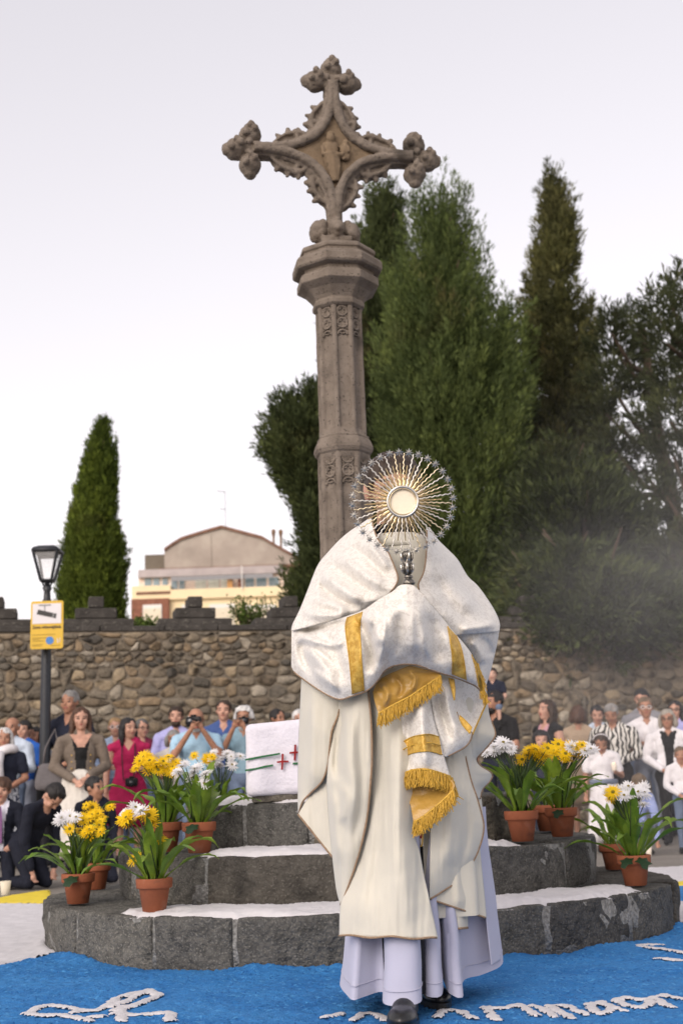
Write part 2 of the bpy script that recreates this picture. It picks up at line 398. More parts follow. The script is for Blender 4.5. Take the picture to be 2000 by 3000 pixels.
# ------------------------------------------------------------------ round steps of stone blocks
def rbox(sx, sy, sz, rad_, n):
    """rounded box surface grid centred at 0"""
    def ax(L, k):
        h = L/2; inn = np.linspace(-h+rad_, h-rad_, k); return np.unique(np.r_[-h, -h+rad_*.35, inn, h-rad_*.35, h].round(6))
    A = [ax(sx, n[0]), ax(sy, n[1]), ax(sz, n[2])]; V = []; F = []; idx = {}
    def vid(p):
        key = tuple(round(float(c), 5) for c in p)
        if key not in idx: idx[key] = len(V); V.append(p)
        return idx[key]
    for a in range(3):
        b, c = (a+1) % 3, (a+2) % 3
        for s in (-1, 1):
            fix = A[a][0] if s < 0 else A[a][-1]
            for i in range(len(A[b])-1):
                for j in range(len(A[c])-1):
                    qd = []
                    for (ii, jj) in ((i, j), (i+1, j), (i+1, j+1), (i, j+1)):
                        p = [0, 0, 0]; p[a] = fix; p[b] = A[b][ii]; p[c] = A[c][jj]; qd.append(vid(p))
                    F.append(qd if s > 0 else qd[::-1])
    V = np.array(V, float); inner = np.array([sx, sy, sz])/2-rad_
    Q = np.clip(V, -inner, inner); d = V-Q; l = np.linalg.norm(d, axis=1, keepdims=True)
    V = np.where(l > 1e-9, Q+d/np.maximum(l, 1e-9)*rad_, V)
    return V, np.array(F)
plinth = empty('stepped_plinth', (CX, CY, 0))
tag(plinth, 'round three-tiered plinth of dark stone blocks under the cross', 'steps')
def ring(Ro, Ri, z0, z1, joints, seed):
    mb = MB(); mb.lathe([(Ri*.5, z0), (Ro-.011, z0), (Ro-.011, z1-.012), (Ri*.5, z1-.012)], 96); mb.build('mortar_bed', M['mortar'], plinth, True)
    for k in range(len(joints)):
        a0 = joints[k]; a1 = joints[(k+1) % len(joints)]
        if a1 <= a0: a1 += 360
        a0, a1 = R(a0), R(a1); gap = random.uniform(.010, .030)/Ro
        wdt = (a1-a0-gap)*Ro; hh = z1-z0-.004; dd = Ro-Ri+.06; jut = random.uniform(-.006, .010); sag = random.uniform(-.004, .003)
        n = (max(4, int(wdt/.03)), max(4, int(dd/.04)), max(4, int(hh/.03)))
        V, F = rbox(wdt, dd, hh, .013, n)
        am = (a0+a1)/2; rc = Ro-dd/2; lean = random.uniform(-.006, .006)
        th = am+V[:, 0]/Ro; rr = rc-V[:, 1]+jut; zz = (z0+z1)/2+V[:, 2]+sag*(V[:, 2] > 0)+lean*V[:, 0]*3
        W = np.stack([rr*np.sin(th), -rr*np.cos(th), zz], -1)
        out = np.stack([np.sin(th), -np.cos(th), 0*th], -1)
        nz = fbm(W, 7, seed+k, 3)*.010+vnoise(W, 45, seed+9)*.0045; edge_ = np.maximum(np.abs(V[:, 0])/(wdt/2), np.abs(V[:, 2])/(hh/2)) > .82; nz = nz-edge_*np.clip(vnoise(W, 16, seed+k+3)-.2, 0, 1)*.020
        top = V[:, 2] > hh/2-.03
        W = W+out*(nz*np.where(V[:, 1] < -dd/2+.05, 1.3, .3))[:, None]; W[:, 2] += nz*.6*top
        W[:, 2] = np.maximum(W[:, 2], z0+.001)
        o = obj('stone_block', mesh(W, F, 'stone_block', True), M['basalt' if random.random() < .62 else 'basalt2'], plinth)
ring(R1, R2-.06, 0.0, H1, [-176, -150, -128, -106, -86, -67, -53, -33, -19, 2, 16, 29, 48, 70, 92, 118, 146], 11)
ring(R2, R3-.06, H1, H2, [-170, -138, -108, -86, -64, -34, -3, 24, 52, 78, 104, 138], 31)
ring(R3, .30, H2, H3, [-165, -125, -92, -64, -37, -14, 15, 42, 70, 105, 150], 51)
mb = MB(); mb.lathe([(0.02, H3-.03), (.36, H3-.03), (.36, H3-.004), (.02, H3-.004)], 32); mb.build('top_slab', M['basalt2'], plinth)
def ang(P): return np.degrees(np.arctan2(P[:, 0]-CX, -(P[:, 1]-CY)))
def salt(name, ri, ro, a0, a1, z, seed, amp=.004, mnd=.012):
    def mk(P):
        r = rad(P); a = ang(P)
        n = .045*vnoise(np.c_[P[:, :2], P[:, 0]*0], 9, seed)+.02*vnoise(np.c_[P[:, :2], P[:, 0]*0], 30, seed+1)
        return np.minimum(np.minimum(ro-r+.012*vnoise(np.c_[P[:, :2], P[:, 0]*0], 40, seed), r-ri), np.minimum((a-a0)*r*.0175, (a1-a)*r*.0175)+n)
    o = granular(name, (CX-ro, CY-ro, CX+ro, CY+ro*.1), .0085, mk, M['white_salt'], z+.006, amp, lambda P: mnd*np.clip((ro-rad(P))/.1, 0, 1)*(1+vnoise(np.c_[P[:, :2], P[:, 0]*0], 7, seed)), drop=.020, ramp=.05)
    tag(o, kind='stuff')
    return o
o = salt('salt_layer', R2-.01, R1-.012, -43, 56, H1, 3); tag(o, 'white salt strewn over the lowest stone tread', 'salt')
o = salt('salt_layer', R3-.01, R2-.012, -37, 37, H2, 13); tag(o, 'white salt strewn over the middle stone tread', 'salt')
o = salt('salt_layer', .1, R3-.012, -66, 46, H3, 23, mnd=.024); tag(o, 'white salt strewn around the cloth-covered altar on top', 'salt')

# ------------------------------------------------------------------ rubble wall
WA = np.array([-8.5, 15.75]); WB = np.array([12.0, 20.3]); WL = np.linalg.norm(WB-WA); WD = (WB-WA)/WL; WN = np.array([WD[1], -WD[0]]); WT = 2.83
wall = empty('rubble_wall', (WA[0], WA[1], 0), math.atan2(WD[1], WD[0]))
tag(wall, 'high rubble stone wall of uneven brown stones behind the crowd', 'wall')
mb = MB(); mb.box((0, 0.0, 0), (WL, .7, WT)); mb.build('mortar_core', M['wall_mortar'], wall)
# irregular cells: clipped bisector polygons of loosely coursed seeds
KA = .68; seeds = []; z = .06; rr_ = random.Random(5); row = 0
while z < WT+.05:
    h = rr_.choice([.07, .09, .10, .12, .14, .17, .20]); s = rr_.uniform(-.3, 0)
    while s < WL+.3:
        seeds.append((s, z+rr_.uniform(-.28, .28)*h)); s += h*rr_.uniform(.9, 2.2)+.03
    z += h*.86; row += 1
SD = np.array(seeds); SK_ = SD*np.array([KA, 1.0])
def clip(poly, a, n):
    out = []; m = len(poly)
    for i in range(m):
        p, q = poly[i], poly[(i+1) % m]; dp = (p[0]-a[0])*n[0]+(p[1]-a[1])*n[1]; dq = (q[0]-a[0])*n[0]+(q[1]-a[1])*n[1]
        if dp <= 0: out.append(p)
        if (dp < 0 < dq) or (dq < 0 < dp): t = dp/(dp-dq); out.append((p[0]+(q[0]-p[0])*t, p[1]+(q[1]-p[1])*t))
    return out
cells = []
for i in range(len(SD)):
    c = SK_[i]; d2 = ((SK_-c)**2).sum(1); nb = np.argsort(d2)[1:14]; poly = [(c[0]-.5, max(c[1]-.5, 0.0)), (c[0]+.5, max(c[1]-.5, 0.0)), (c[0]+.5, min(c[1]+.5, WT-.01)), (c[0]-.5, min(c[1]+.5, WT-.01))]
    for k in nb:
        n = SK_[k]-c; poly = clip(poly, (SK_[k]+c)/2, n)
        if len(poly) < 3: break
    if len(poly) < 3: continue
    P = np.array(poly)/np.array([KA, 1.0]); x, y = P[:, 0], P[:, 1]; ar = .5*abs(np.dot(x, np.roll(y, 1))-np.dot(y, np.roll(x, 1)))
    if ar < .0022 or P[:, 0].mean() < 0 or P[:, 0].mean() > WL: continue
    cells.append((P, ar))
def stone(c):
    P, ar = c; cm = P.mean(0); ext = np.ptp(P, axis=0); g = random.uniform(.010, .020)
    d = P-cm; Q = cm+d*np.maximum(.55, 1-1.5*g/np.maximum(ext, .03))
    for _ in range(1 if len(Q) > 5 else 2):
        nx = np.roll(Q, -1, 0); Q = np.stack([Q*.80+nx*.20, Q*.20+nx*.80], 1).reshape(-1, 2)
    Q = Q+np.random.default_rng(int(ar*1e7)).normal(0, .004, Q.shape); n = len(Q); pr = random.uniform(.012, .045); tl = random.uniform(-.10, .10), random.uniform(-.16, .10); V = []
    for (f, y) in ((1.0, .03), (.96, -pr*.62), (.80, -pr)):
        for (x, zz) in Q:
            px_, pz_ = cm[0]+(x-cm[0])*f, cm[1]+(zz-cm[1])*f; V.append((px_, y+(random.uniform(-.007, .007)+tl[0]*(px_-cm[0])+tl[1]*(pz_-cm[1]) if f < .99 else 0), min(max(pz_, .002), WT-.005)))
    V.append((cm[0], -pr-random.uniform(-.004, .006), cm[1])); F = []
    for t in (0, 1):
        for k in range(n): F.append((t*n+k, t*n+(k+1) % n, (t+1)*n+(k+1) % n, (t+1)*n+k))
    for k in range(n): F.append((2*n+k, 2*n+(k+1) % n, 3*n))
    return V, F
wallM = np.array([[WD[0], -WD[1]], [WD[1], WD[0]]])
vis = []
for c in cells:
    s, zz = c[0].mean(0)
    P = np.array([*(WA+WD*s), zz]); p = pix(P)
    if -40 < p[0] < 2040:
        score = c[1]*(2 if (p[0] < 870 and p[1] < 2150) else 1 if (p[0] > 1450 and p[1] < 2080) else .2)
        vis.append((score, c))
vis.sort(key=lambda t: -t[0]); named = [c for _, c in vis[:290]]; ns = {id(c) for c in named}
for c in named:
    V, F = stone(c); obj('stone', mesh(V, F, 'stone', True), M['rubble'], wall)
mb = MB(); tv = []
for c in cells:
    if id(c) in ns: continue
    V, F = stone(c); mb.add(V, F); tv += [random.random()]*len(V)
me = mesh(mb.V, mb.F, 'stone_mass', True); a = me.attributes.new('tint', 'FLOAT', 'POINT'); a.data.foreach_set('value', tv[:len(me.vertices)])
o = obj('stone_mass', me, M['rubble_mass'], wall); o['kind'] = 'stuff'
# coping and stepped merlons
def wall_pt(px, py, off=0.0):
    d = ray(px, py); n = np.array([WN[0], WN[1]]); A2 = WA+WN*off
    t = ((A2-CP[:2])@n)/(d[:2]@n); P = CP+d*t
    return (P[:2]-WA)@WD, P[2]
mb = MB(); s = -.1
cop = empty('wall_coping', (WA[0], WA[1], 0), math.atan2(WD[1], WD[0])); tag(cop, 'flat dark coping course running along the top of the rubble wall', 'coping')
while s < WL:
    ln = random.uniform(.7, 1.1); m1 = MB(); m1.box((s+.006, -.03+random.uniform(-.008, .008), WT), (s+ln-.006, .72, WT+.075+random.uniform(-.008, .006))); m1.build('coping_stone', M['coping'], cop, bevel=.012); s += ln
SH0 = WT+.08
for k, (xc, lab) in enumerate([(-15, 'stepped dark stone merlon cut off at the left picture edge'), (283, 'stepped dark stone merlon in front of the slender cypress'), (576, 'stepped dark stone merlon in front of the cream house'),
                  (858, 'stepped dark stone merlon left of the priest in front of the dark tree'), (1560, 'stepped dark stone merlon beneath the tall cypress'), (1850, 'stepped dark stone merlon beneath the pines at right')]):
    s, _ = wall_pt(xc, 1840); t = empty('merlon', tuple(np.r_[WA+WD*s, SH0]), math.atan2(WD[1], WD[0])); tag(t, lab, 'merlon', 'stepped merlons on the wall')
    for (hw, z0, z1) in ((.50, 0, .11), (.275, .115, .255), (.10, .26, .41)):
        m1 = MB(); m1.box((-hw, .12, z0), (hw, .58, z1)); m1.build('stone_block', M['coping'], t, bevel=.015)

# ------------------------------------------------------------------ house far behind the wall
HY = 110.0
def B(cx, cy): p = at(350+.3827*cx, 1350+.3827*cy, HY); return p[0], p[2]
house = empty('apartment_house', (B(700, 1300)[0], HY, 0)); tag(house, 'cream apartment house with a curved grey gable and long balcony', 'house')
hx = house.location[0]
def hp(cx, cy): x, z_ = B(cx, cy); return x-hx, z_
def hrect(name, c, m, y0, y1, parent=house):
    x0, z1 = hp(c[0], c[1]); x1, z0 = hp(c[2], c[3]); m1 = MB(); m1.box((min(x0, x1), y0, min(z0, z1)), (max(x0, x1), y1, max(z0, z1))); return m1.build(name, m, parent)
gp = [hp(*p) for p in [(320, 822), (320, 660), (380, 618), (450, 575), (560, 540), (680, 505), (765, 482), (870, 510), (1080, 565), (1180, 625), (1280, 680), (1400, 750), (1400, 822)]]
m1 = MB(); m1.prism(gp, 2, 14); gw = m1.build('gable_wall', M['cement'], house)
top = gp[1:-1]
m1 = MB()
for a, b in zip(top[:-1], top[1:]):
    m1.add([(a[0], 1.8, a[1]), (b[0], 1.8, b[1]), (b[0], 14.2, b[1]), (a[0], 14.2, a[1]), (a[0], 1.8, a[1]+.25), (b[0], 1.8, b[1]+.25), (b[0], 14.2, b[1]+.25), (a[0], 14.2, a[1]+.25)], [(0, 3, 2, 1), (4, 5, 6, 7), (0, 1, 5, 4), (2, 3, 7, 6), (1, 2, 6, 5), (3, 0, 4, 7)])
m1.build('verge_tiles', M['tiles'], gw)
hrect('panel_joint', (683, 530, 688, 805), M['cement_dark'], 1.96, 2.1, gw)
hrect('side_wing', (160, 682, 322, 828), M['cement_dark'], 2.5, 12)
x0, z0 = hp(300, 830); x1, z1 = hp(1400, 800)
m1 = MB(); m1.add([(x0, .3, z0), (x1, .3, z0), (x1, 2.2, z1+.2), (x0, 2.2, z1+.2), (x0, .3, z0-.2), (x1, .3, z0-.2), (x1, 2.2, z0-.2), (x0, 2.2, z0-.2)], [(0, 1, 2, 3), (0, 4, 5, 1), (4, 7, 6, 5), (0, 3, 7, 4), (1, 5, 6, 2), (2, 6, 7, 3)]); lr = m1.build('lean_to_roof', M['tiles'], house)
m1 = MB()
for k in range(60): xx = x0+(x1-x0)*(k+.5)/60; m1.tube([(xx, .28, z0+.03), (xx, 2.2, z1+.23)], .11, 6)
o = m1.build('tile_ridges', M['tiles'], lr); o['kind'] = 'stuff'
ev = hrect('eave', (140, 832, 1250, 852), M['eave'], .25, 1.5)
for k in range(17): hrect('bracket', (150+k*63, 852, 164+k*63, 868), M['frame_white'], .35, .9, ev)
hrect('upper_wall', (135, 853, 1300, 1010), M['pink'], .8, 10)
hrect('brick_pier', (903, 868, 934, 992), M['brick'], .3, .9)
hrect('orange_screen', (822, 900, 866, 986), mat('orange_cloth', (.62, .33, .12), .8), .1, .35)
for c in [(180, 888, 240, 962), (247, 888, 303, 962), (316, 888, 366, 962), (386, 885, 440, 975), (446, 885, 494, 975), (955, 880, 1030, 965), (1038, 878, 1125, 958), (1135, 878, 1220, 955)]:
    f = hrect('window', c, M['frame_white'], .72, .9); hrect('pane', (c[0]+5, c[1]+5, c[2]-5, c[3]-4), M['pane'], .66, .80, f)
for c in [(572, 886, 660, 990), (670, 886, 760, 990), (768, 886, 868, 990)]:
    f = hrect('balcony_door', c, M['frame_white'], .70, .9); hrect('pane', (c[0]+5, c[1]+6, c[2]-5, c[3]-4), M['curtain'], .64, .78, f)
bal = hrect('balcony_slab', (395, 992, 1300, 1034), M['cream'], -.35, .9)
hrect('balcony_parapet', (100, 965, 396, 1068), M['cream'], -.30, .9); hrect('parapet_cap', (135, 1010, 396, 1022), M['tiles'], -.36, -.25)
hrect('handrail', (398, 893, 1175, 898), M['rail'], -.30, -.22, bal)
for k in range(64): xx = 400+k*12.2; hrect('baluster', (xx, 897, xx+2.2, 993), M['rail'], -.28, -.24, bal)
hrect('flag_pole', (936, 812, 946, 992), M['frame_white'], -.5, -.38)
hrect('lower_wall', (385, 1034, 1300, 1700), M['cream'], 0.0, 10)
hrect('brick_wall', (100, 1068, 388, 1700), M['brick'], -.6, 10)
for c in [(190, 1112, 334, 1252), (478, 1104, 530, 1165), (690, 1100, 884, 1255), (950, 1108, 1200, 1260)]:
    y = -.72 if c[0] < 380 else -.12
    f = hrect('shuttered_window', c, M['frame_white'], y, y+.2); hrect('roller_shutter', (c[0]+6, c[1]+30, c[2]-6, c[3]), M['shutter'], y-.06, y+.1, f)
for (c, zt, zb) in ((850, 440, 512), (1152, 440, 612), (1210, 442, 646)):
    x, z1 = hp(c, zt); _, z0 = hp(c, zb); m1 = MB(); r = .14 if c < 900 else .11
    m1.lathe([(r, z0), (r, z1-.75), (r*2.3 if c < 900 else r*1.8, z1-.3), (r*2.3 if c < 900 else r*1.8, z1-.1), (r*1.2, z1)], 10, (x, 5, 0)); m1.build('chimney', M['rust'], house)
x, z1 = hp(757, 115); x_, z0 = hp(765, 482); m1 = MB(); m1.tube([(x_, 6, z0), (x, 6, z1)], .035, 6)
for (cy, l) in ((118, 40), (260, 25)): xa, za = hp(757-l*1.6, cy-4); xb, zb = hp(757+8, cy+4); m1.tube([(xa, 6, za), (xb, 6, zb)], .04, 5)
m1.build('antenna', M['rail'], house)

# ------------------------------------------------------------------ street lamp and sign
LY = 14.0
b0 = at(131, 2290, LY); lx = b0[0]
lamp = empty('street_lamp', (lx, LY, 0)); tag(lamp, 'black street lamp with open four-sided lantern behind the yellow sign', 'street lamp')
def zl(py): return at(137, py, LY)[2]
zt = zl(1598); zb = zl(1702); zn = zl(1760)
m1 = MB(); m1.lathe([(.10, 0), (.10, .03), (.085, .06), (.085, zl(2292)), (.10, zl(2290)), (.10, zl(2282)), (.06, zl(2275)), (.052, zn), (.04, zn+.02), (.035, zb-.12), (.055, zb-.08), (.03, zb-.06), (.03, zb-.02)], 20); m1.build('post', M['black_metal'], lamp, True)
hw1, hw0 = .135, .06
m1 = MB()
for (sx, sy) in ((-1, -1), (1, -1), (1, 1), (-1, 1)): m1.tube([(sx*hw0, sy*hw0, zb), (sx*hw1, sy*hw1, zt-.07)], .017, 6)
for (a, b) in ((-1, -1), (1, -1)), ((1, -1), (1, 1)), ((1, 1), (-1, 1)), ((-1, 1), (-1, -1)):
    m1.tube([(a[0] if False else a*hw0, b*hw0, zb) for a, b in ((a, b),)]+[(0, 0, zb-.06)], .010, 5) if False else None
for z_, h_ in ((zb, hw0), (zt-.075, hw1)):
    pts = [(-h_, -h_, z_), (h_, -h_, z_), (h_, h_, z_), (-h_, h_, z_)]
    for i in range(4): m1.tube([pts[i], pts[(i+1) % 4]], .016, 6)
for (sx, sy) in ((-1, 0), (1, 0), (0, 1), (0, -1)): m1.tube([(sx*hw0, sy*hw0, zb), (sx*.03, sy*.03, zb-.075)], .010, 5)
m1.build('lantern_frame', M['black_metal'], lamp)
m1 = MB(); V = []; q4 = math.sqrt(2)
m1.lathe([(hw1*q4*1.08, zt-.085), (hw1*q4*1.1, zt-.06), (hw1*q4*.95, zt-.035), (hw1*q4*.6, zt-.012), (0.0, zt)], 4, ph=math.pi/4); m1.build('lantern_roof', M['black_metal'], lamp, True)
m1 = MB(); m1.box((-.10, -.10, zt-.135), (.10, .10, zt-.09)); m1.build('light_tray', M['black_metal'], lamp, bevel=.01)
for k in range(4):
    m1 = MB(); a = k*math.pi/2; f0, f1 = hw0-.004, hw1-.004
    P = [(-f0, -f0, zb+.02), (f0, -f0, zb+.02), (f1, -f1, zt-.09), (-f1, -f1, zt-.09)]; P = P+[(x, y+.004, z_) for x, y, z_ in P]
    P = [(x*math.cos(a)-y*math.sin(a), x*math.sin(a)+y*math.cos(a), z_) for x, y, z_ in P]
    m1.add(P, [(0, 1, 2, 3), (7, 6, 5, 4), (0, 4, 5, 1), (1, 5, 6, 2), (2, 6, 7, 3), (3, 7, 4, 0)]); m1.build('glass_pane', M['lamp_glass'], lamp)
SY = LY-.14
sp = [at(.3401*x, 1550+.3401*y, SY) for x, y in ((275, 622), (550, 616), (542, 1030), (258, 1032))]
sw = ((sp[1]-sp[0])[0]+(sp[2]-sp[3])[0])/2; sh = ((sp[0]-sp[3])[2]+(sp[1]-sp[2])[2])/2; sc_ = sum(sp)/4
sign = empty('surveillance_sign', (sc_[0], SY, sc_[2]), 0); tag(sign, 'yellow video surveillance notice with camera picture on the lamp post', 'sign')
def rrect(w_, h_, r_, n=5):
    P = []
    for (cx_, cz_, a0) in ((w_/2-r_, h_/2-r_, 0), (-w_/2+r_, h_/2-r_, 90), (-w_/2+r_, -h_/2+r_, 180), (w_/2-r_, -h_/2+r_, 270)):
        for k in range(n): a = R(a0+90*k/(n-1)); P.append((cx_+r_*math.cos(a), cz_+r_*math.sin(a)))
    return P
m1 = MB(); m1.prism(rrect(sw, sh, .022), 0, .012); m1.build('sign_plate', M['sign_yellow'], sign)
u = lambda x, y: ((x-.5)*sw, (.5-y)*sh)   # 0..1 across the plate
def splate(name, x0, y0, x1, y1, m, dy, parent=sign):
    a = u(x0, y0); b = u(x1, y1); m1 = MB(); m1.box((a[0], -dy, b[1]), (b[0], -dy+.002, a[1])); return m1.build(name, m, parent)
pic = splate('picture_panel', .055, .055, .935, .475, M['sign_white'], .004)
splate('bracket_bar', .24, .075, .62, .10, M['sign_grey'], .008, pic); splate('bracket_stem', .415, .10, .445, .25, M['sign_grey'], .0075, pic)
def spoly(name, pts, m, dy, parent): m1 = MB(); m1.prism([u(*p) for p in pts][::-1], -dy, -dy+.002); return m1.build(name, m, parent)
spoly('camera_body', [(.23, .175), (.70, .26), (.655, .35), (.185, .275)], M['sign_dark'], .0085, pic)
spoly('camera_lens', [(.735, .265), (.80, .275), (.765, .375), (.70, .36)], M['sign_dark'], .0085, pic)
spoly('lens_ring', [(.70, .262), (.735, .266), (.70, .358), (.66, .352)], M['sign_grey'], .0087, pic)
fc = bpy.data.curves.new('notice_text', 'FONT'); fc.body = 'Zona videovigilada'; fc.size = .052; fc.align_x = 'CENTER'; fc.extrude = .001; fc.offset = .0008
to = bpy.data.objects.new('tmp', fc); COL.objects.link(to); dg = bpy.context.evaluated_depsgraph_get(); tme = bpy.data.meshes.new_from_object(to.evaluated_get(dg)); bpy.data.objects.remove(to)
tw = max(v.co.x for v in tme.vertices)-min(v.co.x for v in tme.vertices); k_ = sw*.88/tw
o = obj('notice_text', tme, M['sign_dark'], sign, (0, -.004, u(.5, .575)[1]), (R(90), 0, 0), (k_, k_*1.1, 1)); 
for (y, x1, x0) in ((.70, .78, .06), (.765, .50, .06), (.795, .30, .06), (.83, .42, .06), (.90, .38, .06), (.93, .35, .06), (.93, .92, .62)): splate('print_line', x0, y, x1, y+.012, M['sign_print'], .003)
cx_, cz_ = u(.595, .83); m1 = MB(); m1.prism([(cx_+.043*math.cos(a), cz_+.043*math.sin(a)) for a in np.linspace(0, 2*math.pi, 24, endpoint=False)], -.004, -.002); m1.build('blue_emblem', M['sign_blue'], sign)
spoly('pale_emblem', [(.82, .79), (.84, .79), (.86, .88), (.83, .88)], M['sign_white'], .004, sign); spoly('pale_emblem', [(.90, .78), (.915, .78), (.91, .86), (.89, .88)], M['sign_white'], .004, sign)
# ------------------------------------------------------------------ carved stone cross on its octagonal column
M['cross_stone'] = mat('weathered_sandstone', (.125, .102, .082), .93, col2=(.225, .188, .155), scale=9, ramp=(.3, .7), bump=1.0, bscale=130, detail=8,
    spots=[((.055, .047, .04), 3.5, .60, .75), ((.21, .165, .12), 2.2, .62, .8), ((.075, .062, .052), 70, .60, .68)])
M['relief_stone'] = mat('ochre_relief_stone', (.150, .110, .072), .93, col2=(.225, .165, .108), scale=14, bump=1.0, bscale=130, spots=[((.10, .075, .05), 20, .58, .7)])
def zcol(py): return at(1000, py, CY-.13)[2]
cross = empty('stone_cross', (CX, CY, H3-.004), R(10)); tag(cross, 'tall carved stone wayside cross with trefoil ends on an octagonal column', 'cross')
ZB = H3-.004
def shaft(name, Rc, zb, zt, pan):
    """octagonal shaft with a sunken panel in every face between pan=(z0,z1)"""
    n = 8; wf = Rc*math.sin(math.pi/8); ap = Rc*math.cos(math.pi/8)
    ts = [(-1, 0), (-.70, 0), (-.60, .8), (-.52, 1), (.52, 1), (.60, .8), (.70, 0)]; rec = .017
    zs = [(zb, 0), (pan[0], 0), (pan[0]+.012, 1)]+[(z_, 1) for z_ in np.linspace(pan[0]+.05, pan[1]-.05, 34)]+[(pan[1]-.012, 1), (pan[1], 0), (zt, 0)]
    V = []
    for z_, r_ in zs:
        for k in range(n):
            a = 2*math.pi*k/n; nx, ny = math.sin(a), -math.cos(a); tx, ty = math.cos(a), math.sin(a)
            for (t, q_) in ts:
                d = ap-rec*q_*r_; V.append((nx*d+tx*t*wf, ny*d+ty*t*wf, z_))
    V = np.array(V); V = V+(np.c_[V[:, :2]/np.linalg.norm(V[:, :2], axis=1, keepdims=True), np.zeros(len(V))])*(fbm(V, 14, 5, 3)*.0022)[:, None]
    m = n*len(ts); F = grid_faces(len(zs), m, True)
    V[:, 2] -= ZB
    o = obj(name, mesh(V, F, name), M['cross_stone'], cross)
    return o
def tracery(parent, Rc, zc1, zc2, za, r0):
    ap = Rc*math.cos(math.pi/8)-.010; wf = Rc*math.sin(math.pi/8)*.56
    for k in range(8):
        a = 2*math.pi*k/8; nv = np.array([math.sin(a), -math.cos(a), 0]); tv_ = np.array([math.cos(a), math.sin(a), 0]); zv = np.array([0, 0, 1.0])
        m1 = MB()
        def loop(c, r_, tr, a0=0, a1=360, d=0.0, n=20):
            pts = [nv*(ap+d)+tv_*(c[0]+r_*math.cos(R(x)))+zv*(c[1]+r_*math.sin(R(x))-ZB) for x in np.linspace(a0, a1, n)]; m1.tube(pts, tr, 6)
        for zc_ in (zc1, zc2):
            loop((0, zc_), r0, .0062)
            for j in range(4): loop((r0*.42*math.cos(R(90*j)), zc_+r0*.42*math.sin(R(90*j))), r0*.40, .0042, 90*j-115, 90*j+115, -.002, 12)
        loop((0, za-r0*1.0), r0*.98, .0058, 0, 180); loop((-r0*.5, za-r0*1.0), r0*.42, .004, 20, 200, -.002, 10); loop((r0*.5, za-r0*1.0), r0*.42, .004, -20, 160, -.002, 10)
        for s_ in (-1, 1):   # spandrel cusps
            for zz in (zc1+r0*.95, (zc1+zc2)/2, zc2-r0*.95): m1.tube([nv*(ap-.004)+tv_*s_*wf*1.05+zv*(zz-ZB+.012), nv*(ap-.002)+tv_*s_*r0*.62+zv*(zz-ZB), nv*(ap-.004)+tv_*s_*wf*1.05+zv*(zz-ZB-.012)], .0045, 5)
        m1.build('tracery', M['cross_stone'], parent, True)
z_mid0, z_mid1 = zcol(1318), zcol(1268)
s1_ = shaft('lower_shaft', .147, H3+.28, z_mid0+.01, (H3+.5, z_mid0-.03)); tracery(s1_, .147, zcol(1338), zcol(1376), zcol(1398), .0300)
s2_ = shaft('upper_shaft', .132, z_mid1-.01, zcol(882), (z_mid1+.03, zcol(884))); tracery(s2_, .132, zcol(906), zcol(941), zcol(962), .0270)
def oct_(name, prof, seg=1):
    m1 = MB(); m1.lathe([(r_*(.94 if name == 'capital' else 1), z_-ZB) for r_, z_ in prof], 8, ph=math.pi/8); return m1.build(name, M['cross_stone'], cross, bevel=.004)
oct_('base_moulding', [(.30, H3+.0), (.30, H3+.10), (.27, H3+.13), (.22, H3+.17), (.22, H3+.22), (.16, H3+.28)])
oct_('collar', [(.142, z_mid0-.012), (.158, z_mid0+.002), (.167, z_mid0+.02), (.167, z_mid0+.036), (.152, z_mid1-.022), (.143, z_mid1-.014), (.147, z_mid1-.002), (.130, z_mid1+.006)])
zc0 = zcol(884)
oct_('capital', [(.14, zc0-.012), (.158, zc0), (.160, zc0+.02), (.150, zc0+.035), (.165, zc0+.055), (.20, zc0+.09), (.240, zc0+.112), (.250, zc0+.118), (.250, zc0+.160), (.222, zc0+.180), (.222, zc0+.196), (.266, zc0+.204), (.276, zc0+.214), (.276, zc0+.25), (.262, zc0+.268), (.226, zc0+.285), (.226, zc0+.298), (.238, zc0+.304), (.238, zc0+.318), (.228, zc0+.332), (.13, zc0+.37)])
zcap = zc0+.37
# cross head: shapes fused into one carved mass
zc = zcap+.615*.93; LQ = .47
def quad_pts(off, n=14):
    P = []
    for t in np.linspace(0, math.pi/2, n): P.append((LQ*math.cos(t)**4.4, LQ*math.sin(t)**4.4))
    return [(a+off, b+off) for a, b in P]
V_, F_ = [], []
def put(VF):
    b = len(V_); V_.extend([tuple(v) for v in VF[0]]); F_.extend([tuple(int(i)+b for i in f) for f in VF[1]])
def pr(poly, y0, y1):
    m1 = MB(); m1.prism(poly, y0, y1); put((m1.V, m1.F))
def full_outline(off, n=14):
    q = quad_pts(off, n); O = []
    for k in range(4):
        a = k*math.pi/2; c, s_ = math.cos(a), math.sin(a); O += [(x*c-z_*s_, x*s_+z_*c) for x, z_ in q]
    return O
pr(full_outline(.010), -.028, .028)
def R2d(p, k): a = k*math.pi/2; c, s_ = math.cos(a), math.sin(a); return (p[0]*c-p[1]*s_, p[0]*s_+p[1]*c)
for k in range(4):
    for (y, off, r_) in ((-.050, .006, .028), (.050, .006, .028), (-.024, .028, .015), (.024, .028, .015), (0, .016, .026)):
        pts = [R2d(p, k) for p in quad_pts(off, 22)]; put(tube([(x, y, z_) for x, z_ in pts], r_, 8))
leaf = [(.155, .06), (.15, .10), (.17, .125), (.21, .130), (.25, .125), (.29, .112), (.325, .090), (.345, .05), (.34, .025), (.2, .02)]
